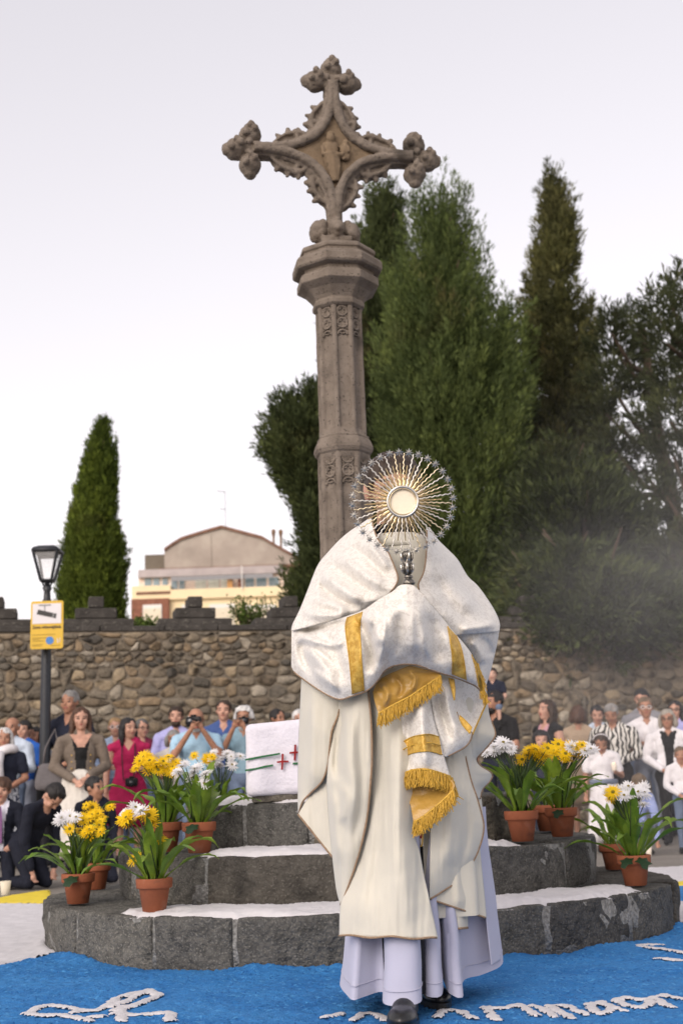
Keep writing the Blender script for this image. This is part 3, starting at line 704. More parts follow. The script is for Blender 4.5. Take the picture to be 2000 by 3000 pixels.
for k in range(4):
    for sd in (-1, 1):
        sc2 = random.uniform(.92, 1.08); pl = [R2d((s_*sc2, sd*o_*random.uniform(.95, 1.05)), k) for s_, o_ in leaf]
        if sd < 0: pl = pl[::-1]
        pr(pl[::-1], -.011, .011)
        rim = [R2d((s_*sc2, sd*o_), k) for s_, o_ in ((.150, .070), (.155, .105), (.18, .128), (.22, .132), (.27, .118), (.315, .092), (.355, .050))]
        for y in (-.022, .022): put(tube([(x_, y, z_) for x_, z_ in rim], [.012, .014, .015, .015, .014, .013, .011], 7))
        for (a, b) in (((.160, .108), (.140, .165)), ((.200, .122), (.205, .178)), ((.255, .114), (.270, .165)), ((.310, .088), (.335, .130))):
            A_, B_ = R2d((a[0]*sc2, sd*a[1]), k), R2d((b[0]*sc2, sd*b[1]), k); put(tube([(A_[0], 0, A_[1]), (B_[0], random.uniform(-.012, .012), B_[1])], [.031, .009], 7))
        for (a, b) in (((.20, .05), (.225, .15)), ):
            A_, B_ = R2d((a[0]*sc2, sd*a[1]), k), R2d((b[0]*sc2, sd*b[1]), k)
            for y in (-.018, .018): put(tube([(A_[0], y, A_[1]), (B_[0], y, B_[1])], [.017, .014], 7))
for k in range(4):
    if k != 3:
        put(tube([(*R2d((.38, 0), k), 0)][0:0]+[(R2d((.36, 0), k)[0], 0, R2d((.36, 0), k)[1]), (R2d((.52, 0), k)[0], 0, R2d((.52, 0), k)[1])], [.040, .045], 8))
        for (s_, o_, e) in ((.580, 0, 0), (.495, .098, 1), (.495, -.098, -1)):
            c = R2d((s_, o_), k); put(sphere((c[0], 0, c[1]), (.068, .070, .067), 12, 8))
            tip = R2d((s_+(.045 if e == 0 else .0)+.0, o_+e*.05), k); put(sphere((tip[0], 0, tip[1]), .042, 8, 6))
            for (dx, dy, dz) in ((.02, -.064, .02), (-.03, -.062, -.01), (.0, -.066, .04)): put(sphere((c[0]+dx, dy, c[1]+dz), random.uniform(.018, .026), 8, 6))
            if e: d0 = R2d((.505, o_*.35), k); put(sphere((d0[0], -.045, d0[1]), .022, 8, 6))
put(tube([(0, 0, -.36), (0, 0, -.50), (0, 0, -.63)], [.042, .055, .075], 8))
for (x, y, r_) in ((-.092, 0, .066), (.092, 0, .066), (0, -.07, .05), (0, .07, .05)):
    put(sphere((x, y, -.515), (r_*.95, r_, r_*1.12), 12, 8)); put(sphere((x*1.3, y*1.2, -.55), r_*.5, 8, 6)); put(sphere((x*.8, y*.9-.03, -.47), r_*.42, 8, 6)); put(sphere((x*.9, y-.045, -.535), r_*.4, 8, 6))
m1 = MB(); m1.box((-.088, -.08, -.64), (.088, .08, -.565)); put((m1.V, m1.F))
V, F = remesh(V_, F_, .0062, 2, .45); N = vnormals(V, F)
V = V+N*(fbm(V, 38, 3, 2)*.0032+fbm(V, 11, 9, 2)*.003)[:, None]
o = obj('cross_head', mesh(V, F, 'cross_head', True), M['cross_stone'], cross, (0, 0, zc-ZB), (0, R(0.6), 0), (.96, 1, .93))
# sunken ochre field and the small carved figures in its middle
pf = [(x*.93, z_*.93) for x, z_ in full_outline(.004)]; m1 = MB(); m1.prism(pf, -.036, -.02); m1.build('relief_field', M['relief_stone'], o)
V_, F_ = [], []
for (c, r_) in (((-.022, -.058, .080), (.028, .028, .034)), ((-.022, -.056, .108), (.026, .026, .018)), ((-.02, -.046, .015), (.046, .028, .065)), ((-.02, -.046, .040), (.056, .022, .024)), ((.068, -.06, .055), (.019, .019, .023)),
                ((.062, -.055, .012), (.030, .026, .045)), ((.07, -.05, -.03), (.026, .02, .03))): put(sphere(c, r_, 12, 8))
for (P3, rr) in (([(-.07, -.05, .03), (-.068, -.062, -.03), (-.01, -.075, -.035), (.05, -.07, -.03)], .015), ([(-.025, -.045, -.02), (-.01, -.045, -.10), (.002, -.04, -.20)], [.052, .045, .03]), ([(-.05, -.055, -.04), (-.03, -.065, -.12), (-.01, -.05, -.2)], [.012, .014, .01]),
                 ([(.02, -.06, -.04), (.02, -.066, -.12), (.012, -.05, -.2)], [.012, .014, .01]), ([(.055, -.07, .03), (.08, -.075, .02), (.085, -.07, -.01)], .010), ([(.04, -.06, -.03), (.06, -.066, -.06)], .012)): put(tube(P3, rr, 8))
V, F = remesh(V_, F_, .0045, 2, .5); obj('carved_figures', mesh(V, F, 'carved_figures', True), M['relief_stone'], o)
# ------------------------------------------------------------------ trees
M['bark'] = mat('bark', (.07, .05, .035), .95, .35, 8, bump=1.2, bscale=20, stretch=(1, 1, .25))
def leafmat(name, a, b, trl=.25):
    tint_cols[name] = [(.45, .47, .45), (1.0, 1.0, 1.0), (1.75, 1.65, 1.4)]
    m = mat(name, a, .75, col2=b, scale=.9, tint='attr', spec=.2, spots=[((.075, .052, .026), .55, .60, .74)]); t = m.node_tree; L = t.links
    bs = t.nodes['Principled BSDF']; out = t.nodes['Material Output']
    tr = t.nodes.new('ShaderNodeBsdfTranslucent'); mx = t.nodes.new('ShaderNodeMixShader'); mx.inputs[0].default_value = trl
    L.new(bs.inputs['Base Color'].links[0].from_socket, tr.inputs[0]); L.new(bs.outputs[0], mx.inputs[1]); L.new(tr.outputs[0], mx.inputs[2]); L.new(mx.outputs[0], out.inputs[0])
    return m
M['cyp_warm'] = leafmat('cypress_green', (.055, .085, .014), (.12, .16, .024))
M['cyp_mid'] = leafmat('conifer_green', (.056, .082, .026), (.115, .150, .050))
M['cyp_dark'] = leafmat('dark_conifer', (.036, .050, .020), (.078, .098, .038))
M['cyp_brown'] = leafmat('brownish_cypress', (.056, .064, .024), (.115, .112, .048))
M['pine'] = leafmat('pine_green', (.030, .039, .018), (.060, .070, .030))
M['shrub'] = leafmat('shrub_green', (.06, .10, .02), (.11, .16, .04), .35)
def unit(v): return v/(np.linalg.norm(v, axis=-1, keepdims=True)+1e-9)
def sprays(pos, dirs, ln, wd, tint, m, name, parent):
    """narrow pointed leaf sprays: one kite of two bent halves each"""
    n = len(pos); a = unit(rng.normal(size=(n, 3))); side = unit(np.cross(dirs, a)); nor = np.cross(side, dirs)
    ln = (ln*rng.uniform(.6, 1.35, n))[:, None]; wd = (wd*rng.uniform(.7, 1.3, n))[:, None]; bend = nor*ln*rng.uniform(-.18, .18, (n, 1))
    V = np.stack([pos, pos+dirs*ln*.45+side*wd*.5+bend*.6, pos+dirs*ln+bend*.0, pos+dirs*ln*.5-side*wd*.5+bend*.6], 1).reshape(-1, 3)
    F = np.arange(n*4).reshape(n, 4)
    me = mesh(V, F, name); at_ = me.attributes.new('tint', 'FLOAT', 'POINT'); at_.data.foreach_set('value', np.repeat(np.clip(tint, 0, 1), 4))
    return obj(name, me, m, parent)
def plume_cloud(C, D, Lp, rp, per, tint, spread=.7, upb=.25):
    """clumps: centres C, axes D, length, radius; returns positions, directions, tints"""
    k = len(C); t = rng.random((k, per)); ph = rng.uniform(0, 2*np.pi, (k, per)); rr = np.sqrt(rng.random((k, per)))
    a = unit(np.cross(D, np.array([.3, .9, .31]))); b = np.cross(D, a)
    wv = (np.minimum(1, 2.6*t+.25)*(1-t)**.65)[..., None]
    off = (a[:, None]*np.cos(ph)[..., None]+b[:, None]*np.sin(ph)[..., None])
    pos = C[:, None]+D[:, None]*(t*Lp[:, None])[..., None]+off*(rr*rp[:, None])[..., None]*wv
    dr = unit(D[:, None]+off*(spread*rr[..., None])+np.array([0, 0, upb])+rng.normal(0, .22, (k, per, 3)))
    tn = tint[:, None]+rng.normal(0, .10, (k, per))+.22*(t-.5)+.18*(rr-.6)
    return pos.reshape(-1, 3), dr.reshape(-1, 3), tn.ravel()
def conifer(name, label, prof, Y, m, n_pl, per, ln, wd, pl_len, pl_r, group=None, upd=1.6, gaps=.0, depth=.9, seed=0, trunk_r=.16, inner=.3):
    global rng
    rng = np.random.default_rng(100+seed)
    pts = np.array([(*at(cx, py, Y), hw*(at(cx, py, Y)@fwd-CP@fwd)/FPX) for py, hw, cx in prof])   # x,y,z,r
    o_ = np.argsort(pts[:, 2]); pts = pts[o_]; zs, xs, rs = pts[:, 2], pts[:, 0], pts[:, 3]
    root = empty(name, (xs[0], Y, 0)); tag(root, label, 'tree', group)
    zt_, z0 = zs[-1], zs[0]
    # sample heights in proportion to radius
    hh = rng.uniform(z0, zt_, n_pl*6); keep = rng.random(len(hh)) < (np.interp(hh, zs, rs)/rs.max()+.06); hh = hh[keep][:n_pl]
    n = len(hh); th = rng.uniform(0, 2*np.pi, n); r0 = np.interp(hh, zs, rs)
    lump = 1+.16*vnoise(np.stack([np.cos(th)*1.3, np.sin(th)*1.3, hh*.55], -1), 1.6, seed)+.08*vnoise(np.stack([np.cos(th)*3, np.sin(th)*3, hh*1.4], -1), 1.6, seed+2)
    inn = rng.random(n) < inner
    rho = np.where(inn, rng.uniform(.1, .75, n), rng.uniform(.78, 1.0, n))*lump
    rad_ = np.maximum(r0*rho-pl_r*.35, 0)
    C = np.stack([np.interp(hh, zs, xs)+rad_*np.cos(th), Y+rad_*np.sin(th)*depth, hh], -1)
    D = unit(np.stack([np.cos(th)*(r0/rs.max()*.6+.4), np.sin(th)*(r0/rs.max()*.6+.4), np.full(n, upd)+rng.normal(0, .3, n)], -1))
    C = C-D*(pl_len*.45); C[:, 2] -= pl_len*.42*np.clip((hh-z0)/(zt_-z0)*1.6-.6, 0, 1)
    if gaps:
        gk = vnoise(C, .9, seed+5) > -gaps; C, D, inn = C[gk], D[gk], inn[gk]
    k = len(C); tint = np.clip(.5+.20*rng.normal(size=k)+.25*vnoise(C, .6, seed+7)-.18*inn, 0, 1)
    pos, dr, tn = plume_cloud(C, D, pl_len*rng.uniform(.6, 1.35, k), pl_r*rng.uniform(.65, 1.3, k), per, tint)
    pos[:, :2] -= np.array([xs[0], Y])
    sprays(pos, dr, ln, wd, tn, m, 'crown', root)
    mb = MB(); zz = np.linspace(0, zt_-.4, 9); mb.tube([(np.interp(z_, zs, xs)-xs[0], 0, z_) for z_ in zz], [trunk_r*(1-.9*i/8) for i in range(9)], 8)
    for q_ in range(14):
        z_ = rng.uniform(z0+.1*(zt_-z0), z0+.9*(zt_-z0)); a = rng.uniform(0, 6.28); r_ = np.interp(z_, zs, rs)*.8; x0 = np.interp(z_, zs, xs)-xs[0]
        mb.tube([(x0, 0, z_-r_*.5), (x0+r_*.5*math.cos(a), r_*.5*math.sin(a), z_), (x0+r_*math.cos(a), r_*math.sin(a), z_+r_*.7)], [.05, .035, .012], 5)
    mb.build('trunk', M['bark'], root, True)
    return root
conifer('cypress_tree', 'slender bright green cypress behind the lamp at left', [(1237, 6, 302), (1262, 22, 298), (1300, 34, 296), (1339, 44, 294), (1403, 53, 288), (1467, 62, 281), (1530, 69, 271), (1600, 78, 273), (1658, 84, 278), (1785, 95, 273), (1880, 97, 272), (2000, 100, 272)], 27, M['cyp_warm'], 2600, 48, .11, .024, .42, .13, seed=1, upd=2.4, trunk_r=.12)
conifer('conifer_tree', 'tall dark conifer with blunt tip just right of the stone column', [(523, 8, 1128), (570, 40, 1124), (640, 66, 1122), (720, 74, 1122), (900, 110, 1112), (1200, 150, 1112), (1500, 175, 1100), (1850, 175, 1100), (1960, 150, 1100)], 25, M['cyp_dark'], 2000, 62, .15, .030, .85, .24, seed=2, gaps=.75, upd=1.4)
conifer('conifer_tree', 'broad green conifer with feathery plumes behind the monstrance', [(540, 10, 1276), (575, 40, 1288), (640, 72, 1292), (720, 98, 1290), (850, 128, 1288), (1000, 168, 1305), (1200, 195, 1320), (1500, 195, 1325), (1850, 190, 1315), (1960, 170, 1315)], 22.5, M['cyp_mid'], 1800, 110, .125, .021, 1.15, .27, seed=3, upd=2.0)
conifer('conifer_tree', 'thin wispy conifer with sky gaps beside the broad feathery one', [(850, 15, 1478), (900, 45, 1475), (1000, 60, 1480), (1150, 62, 1485), (1300, 55, 1490), (1450, 60, 1490), (1600, 75, 1480), (1850, 90, 1480)], 26, M['cyp_mid'], 520, 40, .15, .028, .8, .2, seed=13, gaps=.12, upd=1.0, trunk_r=.08)
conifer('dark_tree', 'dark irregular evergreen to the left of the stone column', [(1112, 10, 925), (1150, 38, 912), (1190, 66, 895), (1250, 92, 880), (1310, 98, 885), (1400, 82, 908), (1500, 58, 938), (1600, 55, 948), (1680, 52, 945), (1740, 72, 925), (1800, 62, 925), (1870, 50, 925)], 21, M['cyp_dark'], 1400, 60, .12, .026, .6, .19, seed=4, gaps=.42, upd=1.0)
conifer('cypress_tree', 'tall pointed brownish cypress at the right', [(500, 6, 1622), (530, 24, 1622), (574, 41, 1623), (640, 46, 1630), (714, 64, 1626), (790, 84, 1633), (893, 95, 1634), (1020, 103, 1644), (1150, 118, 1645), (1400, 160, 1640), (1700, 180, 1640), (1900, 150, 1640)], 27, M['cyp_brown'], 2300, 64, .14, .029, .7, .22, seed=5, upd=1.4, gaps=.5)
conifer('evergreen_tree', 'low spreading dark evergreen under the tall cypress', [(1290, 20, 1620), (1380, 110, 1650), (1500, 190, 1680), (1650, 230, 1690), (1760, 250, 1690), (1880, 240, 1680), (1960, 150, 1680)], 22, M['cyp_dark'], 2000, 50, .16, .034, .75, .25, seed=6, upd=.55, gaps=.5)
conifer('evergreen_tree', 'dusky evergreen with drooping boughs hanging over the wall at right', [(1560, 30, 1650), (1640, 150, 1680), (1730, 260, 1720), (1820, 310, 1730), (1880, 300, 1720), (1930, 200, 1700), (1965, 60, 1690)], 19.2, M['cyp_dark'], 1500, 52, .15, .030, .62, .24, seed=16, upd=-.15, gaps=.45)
def pine(name, label, Y, trunk, clumps, m, seed, per=90):
    global rng
    rng = np.random.default_rng(300+seed)
    T = [at(px, py, Y) for px, py in trunk]; root = empty(name, (T[0][0], Y, 0)); tag(root, label, 'tree')
    mb = MB(); T = [np.array([T[0][0], Y, 0.0])]+T; nT = len(T); off = np.array([T[0][0], Y, 0])
    mb.tube([p-off for p in T], [.2*(1-.8*i/(nT-1))+.03 for i in range(nT)], 8)
    Cs, Ds, tn = [], [], []
    for (px, py, rw, rh) in clumps:
        dy = rng.uniform(-1.6, 1.6); c = at(px, py, Y+dy); s_ = (Y)/FPX
        j = min(range(nT), key=lambda i: abs(T[i][2]-(c[2]-abs(c[0]-T[i][0])*.5))); a = T[j]; mid = (a+c)/2+np.array([0, 0, -.25])
        mb.tube([a-off, mid-off, c-off], [.07, .05, .02], 6)
        n = max(14, int(rw*rh*s_*s_*480)); u_ = unit(rng.normal(size=(n, 3)))*rng.random((n, 1))**.4; P = c+u_*np.array([rw*s_, rw*s_*.8, rh*s_]); Cs.append(P)
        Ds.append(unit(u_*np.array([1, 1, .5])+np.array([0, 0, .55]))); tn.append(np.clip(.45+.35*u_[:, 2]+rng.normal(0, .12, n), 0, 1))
    C = np.concatenate(Cs); D = np.concatenate(Ds); tn = np.concatenate(tn); k = len(C)
    pos, dr, t2 = plume_cloud(C, D, .38*rng.uniform(.7, 1.3, k), .16*rng.uniform(.7, 1.3, k), per//4, tn, 1.0, .2)
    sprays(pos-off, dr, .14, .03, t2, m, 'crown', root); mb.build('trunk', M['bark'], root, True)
f8 = lambda L_: [(x*1.2755, y*1.2755, a, b) for x, y, a, b in L_]
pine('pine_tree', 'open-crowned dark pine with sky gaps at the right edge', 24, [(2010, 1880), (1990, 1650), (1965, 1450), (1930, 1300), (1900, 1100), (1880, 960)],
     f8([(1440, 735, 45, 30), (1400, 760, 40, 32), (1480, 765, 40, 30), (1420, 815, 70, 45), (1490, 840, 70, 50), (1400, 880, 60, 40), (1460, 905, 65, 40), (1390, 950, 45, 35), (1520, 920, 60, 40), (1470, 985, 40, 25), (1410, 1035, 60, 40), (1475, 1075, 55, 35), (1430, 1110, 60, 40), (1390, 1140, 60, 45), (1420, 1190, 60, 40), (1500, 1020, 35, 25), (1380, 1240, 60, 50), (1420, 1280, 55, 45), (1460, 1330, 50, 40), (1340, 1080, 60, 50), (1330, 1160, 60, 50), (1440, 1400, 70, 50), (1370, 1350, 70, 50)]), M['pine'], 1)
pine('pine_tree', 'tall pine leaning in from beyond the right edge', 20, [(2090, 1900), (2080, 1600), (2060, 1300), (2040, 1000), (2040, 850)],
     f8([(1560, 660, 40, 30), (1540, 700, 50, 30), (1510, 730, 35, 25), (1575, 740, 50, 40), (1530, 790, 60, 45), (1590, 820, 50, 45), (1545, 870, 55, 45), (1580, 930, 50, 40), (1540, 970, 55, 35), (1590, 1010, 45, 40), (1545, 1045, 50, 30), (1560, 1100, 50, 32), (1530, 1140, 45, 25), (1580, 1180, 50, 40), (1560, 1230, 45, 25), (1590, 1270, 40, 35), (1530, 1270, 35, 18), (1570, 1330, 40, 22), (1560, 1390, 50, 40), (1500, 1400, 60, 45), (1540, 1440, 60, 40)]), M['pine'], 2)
def shrub(name, label, px, py, w_, h_, Y, n, ln, wd, seed, m=None, stems=9):
    global rng
    rng = np.random.default_rng(500+seed); c = at(px, py, Y); s_ = Y/FPX; root = empty(name, (c[0], Y, 0)); tag(root, label, 'shrub'); mb = MB(); Ps, Ds = [], []
    zb = c[2]-h_*s_
    for k in range(stems):
        x1 = rng.uniform(-1, 1)*w_*s_; z1 = c[2]+rng.uniform(.1, 1)*h_*s_; y1 = rng.uniform(-.4, .4); P = [np.array([x1*.25, 0, 0.0]), np.array([x1*.3, y1*.3, zb]), np.array([x1*.6, y1*.6, (zb+z1)/2]), np.array([x1, y1, z1])]
        mb.tube(P, [.02, .016, .010, .003], 5); q_ = crom(P[1:], 40)[6:]
        for _ in range(n//stems//34+1): Ps.append(q_+rng.normal(0, .045, q_.shape)); Ds.append(unit(rng.normal(size=q_.shape)+np.array([0, 0, .5])))
    P = np.concatenate(Ps); D = np.concatenate(Ds); sprays(P, D, ln, wd, rng.random(len(P)), m or M['shrub'], 'crown', root); mb.build('stem', M['bark'], root, True)
shrub('leafy_shrub', 'sparse leafy shrub rising over the wall before the house', 735, 1800, 62, 50, 19.5, 900, .05, .03, 1, stems=22)
shrub('leafy_shrub', 'low bright green bush peeking over the wall beneath the brick facade', 420, 1835, 26, 22, 19.5, 1500, .05, .028, 2, stems=16)
rng = np.random.default_rng(77)
# ------------------------------------------------------------------ potted flowers on the steps
tint_cols['terracotta'] = [(.8, .78, .76), (1.0, 1.0, 1.0), (1.15, 1.2, 1.25)]
M['terracotta'] = mat('terracotta', (.27, .085, .04), .85, .18, 7, bump=.4, bscale=120, tint='object', spots=[((.36, .17, .11), 9, .56, .72), ((.16, .06, .035), 14, .6, .75)])
M['soil'] = mat('soil', (.03, .022, .015), .95, .3, 20)
M['stalk'] = mat('flower_stalk', (.03, .055, .015), .6, .3, 12)
tint_cols['strap_leaf'] = [(.75, .85, .7), (1.0, 1.0, 1.0), (1.3, 1.15, .9)]
M['leaf'] = mat('strap_leaf', (.085, .175, .016), .42, col2=(.20, .30, .035), scale=5, tint='object', spec=.5, bump=.25, bscale=40, stretch=(1, 1, 1))
M['dark_leaf'] = mat('dark_lobed_leaf', (.012, .035, .012), .55, .3, 12, spec=.4)
M['petal_y'] = mat('yellow_petal', (.80, .53, .005), .6, .12, 30)
M['petal_w'] = mat('white_petal', (.78, .77, .78), .6, .05, 30)
M['disc'] = mat('flower_disc', (.16, .13, .01), .8, .3, 60)
rng = np.random.default_rng(21); random.seed(21)
def add_translucent(m, f=.3):
    t = m.node_tree; L = t.links; bs = t.nodes['Principled BSDF']; tr = t.nodes.new('ShaderNodeBsdfTranslucent'); mx = t.nodes.new('ShaderNodeMixShader'); mx.inputs[0].default_value = f
    L.new(bs.inputs['Base Color'].links[0].from_socket, tr.inputs[0]); L.new(bs.outputs[0], mx.inputs[1]); L.new(tr.outputs[0], mx.inputs[2]); L.new(mx.outputs[0], t.nodes['Material Output'].inputs[0])
for k in ('leaf', 'petal_y', 'petal_w'): add_translucent(M[k], .25)
def leaf_mesh(el0, droop, wmax, seed, tw=0.0):
    """arching strap blade of length 1, rooted at the origin, leaning towards +x"""
    r_ = np.random.default_rng(seed); n = 13; P = np.zeros(3); el = el0; path = []; ang_ = []
    for i in range(n):
        t = i/(n-1); path.append(P.copy()); ang_.append(el)
        P = P+np.array([math.cos(el), tw*t*.25, math.sin(el)])/(n-1); el -= droop*(.25+1.5*t*t)/(n-1)*1.6
    V = []; ph = r_.uniform(0, 6)
    for i in range(n):
        t = i/(n-1); w_ = wmax*(max(0, math.sin(math.pi*min(1, t*.93+.05)))**.75)*(.45+.75*t if t < .6 else .9*(1-(t-.6)**2*1.2)); w_ = max(w_, .004)
        nrm = np.array([-math.sin(ang_[i]), 0, math.cos(ang_[i])]); c = path[i]
        for j, s in enumerate((-1, -.5, 0, .5, 1)):
            y = s*w_*.5; wave = .10*wmax*math.sin(t*17+ph+(1.3 if s > 0 else 0))*abs(s)**2+.03*wmax*r_.normal()*abs(s)
            lift = abs(s)*w_*.22; V.append(c+np.array([0, y+tw*t*.05, 0])+nrm*(lift+wave))
    return mesh(V, grid_faces(n, 5), 'leaf', True)
LM_up = [leaf_mesh(R(a), R(d), w_, i, tw) for i, (a, d, w_, tw) in enumerate(((84, 30, 0.22, .1), (80, 55, 0.25, -.1), (75, 70, 0.23, .15), (86, 45, 0.21, 0)))]
LM_out = [leaf_mesh(R(a), R(d), w_, 10+i, tw) for i, (a, d, w_, tw) in enumerate(((64, 85, .16, .2), (55, 95, .17, -.2), (48, 75, .15, .1), (66, 120, .18, 0), (40, 80, .15, -.15)))]
for me in LM_up+LM_out: me.materials.append(M['leaf'])
def flower_mesh(npet, layers, mp, seed, cup=.25):
    r_ = np.random.default_rng(seed); V = []; F = []; MI = []
    for l in range(layers):
        for k in range(npet):
            a = 2*math.pi*(k+.5*(l % 2))/npet+r_.normal(0, .07); L_ = (1-.22*l)*r_.uniform(.88, 1.08); e = cup*(.35+.9*l)+r_.normal(0, .10); w_ = 2.3/npet*r_.uniform(.9, 1.15)
            rd = np.array([math.cos(a), math.sin(a), 0]); td = np.array([-math.sin(a), math.cos(a), 0]); zv = np.array([0, 0, 1.0]); b = len(V)
            for (t, ww, zz) in ((.16, .45, 0), (.6, 1.0, .5), (.92, .75, .7), (1.0, .2, .55)):
                c = rd*t*L_*math.cos(e*t)+zv*(L_*math.sin(e)*zz*.8+.04*l)
                V += [c-td*ww*w_*.5, c+td*ww*w_*.5]
            for i in range(3): F.append((b+2*i, b+2*i+1, b+2*i+3, b+2*i+2)); MI.append(0)
    b = len(V); Vs, Fs = sphere((0, 0, .05), (.24, .24, .14), 8, 5); V += list(Vs); F += [tuple(i+b for i in f) for f in Fs]; MI += [1]*len(Fs)
    b = len(V); Vs, Fs = sphere((0, 0, -.08), (.2, .2, .13), 7, 4); V += list(Vs); F += [tuple(i+b for i in f) for f in Fs]; MI += [2]*len(Fs)
    return mesh(V, F, 'flower', False, [M[mp], M['disc'], M['stalk']], MI)
FLM = {'y': [flower_mesh(17, 2, 'petal_y', 1), flower_mesh(15, 3, 'petal_y', 2, .3)], 'w': [flower_mesh(16, 3, 'petal_w', 3, .28), flower_mesh(18, 4, 'petal_w', 4, .35)]}
potm = MB(); potm.lathe([(.045, 0), (.052, .002), (.068, .098), (.070, .100), (.079, .102), (.081, .108), (.083, .140), (.081, .144), (.073, .145), (.071, .132)], 36); POT = mesh(potm.V, potm.F, 'pot', True, [M['terracotta']])
sm = MB(); sm.lathe([(0.0, .126), (.04, .131), (.071, .127)], 20); SOIL = mesh(sm.V, sm.F, 'soil', True, [M['soil']])
dl = []; 
for k in range(11):
    a = 2*math.pi*k/11; r_ = (1.0 if k % 2 == 0 else .62); dl.append((r_*math.cos(a)*.5, r_*math.sin(a)*.42))
DL = mesh([(0.5+x, y, .06*math.sin(5*x)-.15*(x+.5)**2) for x, y in dl]+[(.5, 0, .08)], [(k, (k+1) % 11, 11) for k in range(11)], 'dark_leaf', True, [M['dark_leaf']])
def on_tread(px, rm, back):
    aa = np.radians(np.linspace(90, 180, 400) if back else np.linspace(0, 90, 400)); s_ = 1 if px > 1050 else -1
    P = np.stack([CX+s_*rm*np.sin(aa), CY-rm*np.cos(aa), np.full(400, H2 if rm < R2 else H1)], -1); return P[np.argmin(np.abs(pix(P)[:, 0]-px))]
def plant(px, rm, back, label, fl, nl=(7, 11), seed=0, L_=.26, lean=0.0, dark=2, pot_s=.93):
    global rng
    rng = np.random.default_rng(900+seed); b = on_tread(px, rm, back); z0 = b[2]+.004; root = empty('potted_plant', (b[0], b[1], z0+.002)); tag(root, label, 'potted plant', 'flower pots on the steps')
    p_ = obj('pot', POT, None, root, rot=(0, 0, rng.uniform(0, 6)), scale=(pot_s,)*3); obj('soil', SOIL, None, p_)
    zt_ = .128*pot_s
    for k in range(nl[0]):
        a = rng.uniform(0, 6.28); s_ = L_*rng.uniform(.75, 1.15); obj('leaf', LM_up[k % len(LM_up)], None, root, (.02*math.cos(a), .02*math.sin(a), zt_), (rng.normal(0, .08), rng.normal(0, .08), a), (s_, s_, s_))
    for k in range(nl[1]):
        a = 6.28*(k+rng.uniform(-.3, .3))/nl[1]+seed; s_ = L_*rng.uniform(.85, 1.35); obj('leaf', LM_out[(k+seed) % len(LM_out)], None, root, (.035*math.cos(a), .035*math.sin(a), zt_), (rng.normal(0, .1), rng.normal(0, .1), a), (s_, s_, s_))
    for k in range(dark):
        a = rng.uniform(-2.4, -.6); s_ = rng.uniform(.07, .10); obj('lobed_leaf', DL, None, root, (.06*math.cos(a), .06*math.sin(a), zt_+.02), (0, R(35), a), (s_, s_, s_))
    for (fx, fy, sx, sy, n, col) in fl:
        for k in range(int(n*1.35)):
            for _try in range(8):
                qx, qy = fx+rng.uniform(-1, 1)*sx, fy+rng.uniform(-1, 1)*sy
            P = at(qx, qy, b[1]+rng.uniform(-.09, .07))-np.array([b[0], b[1], z0+.002]); s_ = .036*rng.uniform(.8, 1.2)
            base = np.array([rng.normal(0, .02), rng.normal(0, .02), zt_]); mid = base*.4+P*.6+np.array([-(P[0])*.25, 0, .0])
            tl = unit(np.array([P[0]*1.2+rng.normal(0, .25), -.75+rng.normal(0, .3)-.2*(qy-fy)/max(sy, 1)*-1, .75+rng.normal(0, .25)]))
            q = Vector(tl).to_track_quat('Z', 'Y').to_euler(); 
            f = obj('flower', FLM[col][int(rng.integers(0, 2))], None, root, P, q, (s_, s_, s_))
            V, F = tube([base, mid, P-tl*s_*.15], [.0032, .0026, .0022], 5); obj('stalk', mesh(V, F, 'stalk', True), M['stalk'], root)
plant(229, 1.44, 0, 'pot of yellow and white daisies foremost at the left end of the steps', [(200, 2400, 40, 12, 6, 'w'), (228, 2430, 30, 25, 3, 'y'), (255, 2455, 20, 15, 2, 'y'), (272, 2425, 25, 15, 3, 'y')], seed=1, L_=.25)
plant(282, 1.40, 1, 'yellow daisy pot half hidden behind the foremost left pot', [(285, 2385, 42, 28, 11, 'y')], nl=(5, 7), seed=2, L_=.24, dark=0)
plant(452, 1.46, 0, 'yellow daisy pot standing at the front edge of the lowest step', [(405, 2400, 45, 22, 8, 'y'), (390, 2375, 28, 10, 3, 'w'), (470, 2455, 8, 8, 1, 'y'), (395, 2515, 8, 6, 1, 'y')], seed=3, L_=.28, dark=0)
plant(487, 1.08, 0, 'yellow daisy pot on the middle step left of the white one', [(430, 2238, 38, 22, 9, 'y'), (495, 2240, 24, 26, 7, 'y')], nl=(8, 12), seed=4, L_=.27, dark=0)
plant(585, 1.10, 0, 'white daisy pot on the middle step just left of the altar cloth', [(560, 2250, 45, 30, 8, 'w'), (590, 2285, 18, 12, 2, 'w')], nl=(7, 11), seed=5, L_=.28)
plant(645, 1.06, 1, 'pot of white and yellow blooms tucked behind the white daisy pot', [(595, 2225, 30, 12, 5, 'y'), (665, 2225, 42, 22, 11, 'w')], nl=(6, 8), seed=6, L_=.24, dark=0)
plant(1530, 1.10, 0, 'broad-leaved yellow daisy pot nearest the priest on the right', [(1575, 2195, 52, 22, 12, 'y'), (1550, 2225, 30, 12, 4, 'y'), (1465, 2190, 40, 16, 9, 'w')], nl=(9, 12), seed=7, L_=.30, dark=0)
plant(1647, 1.08, 0, 'yellow and white daisy pot right of the broad-leaved one', [(1665, 2205, 45, 26, 11, 'y'), (1705, 2195, 38, 18, 8, 'w')], nl=(8, 11), seed=8, L_=.28, dark=1)
plant(1605, 1.06, 1, 'flower pot squeezed between the two right-hand yellow pots', [(1600, 2215, 25, 10, 3, 'y')], nl=(4, 6), seed=9, L_=.22, dark=0)
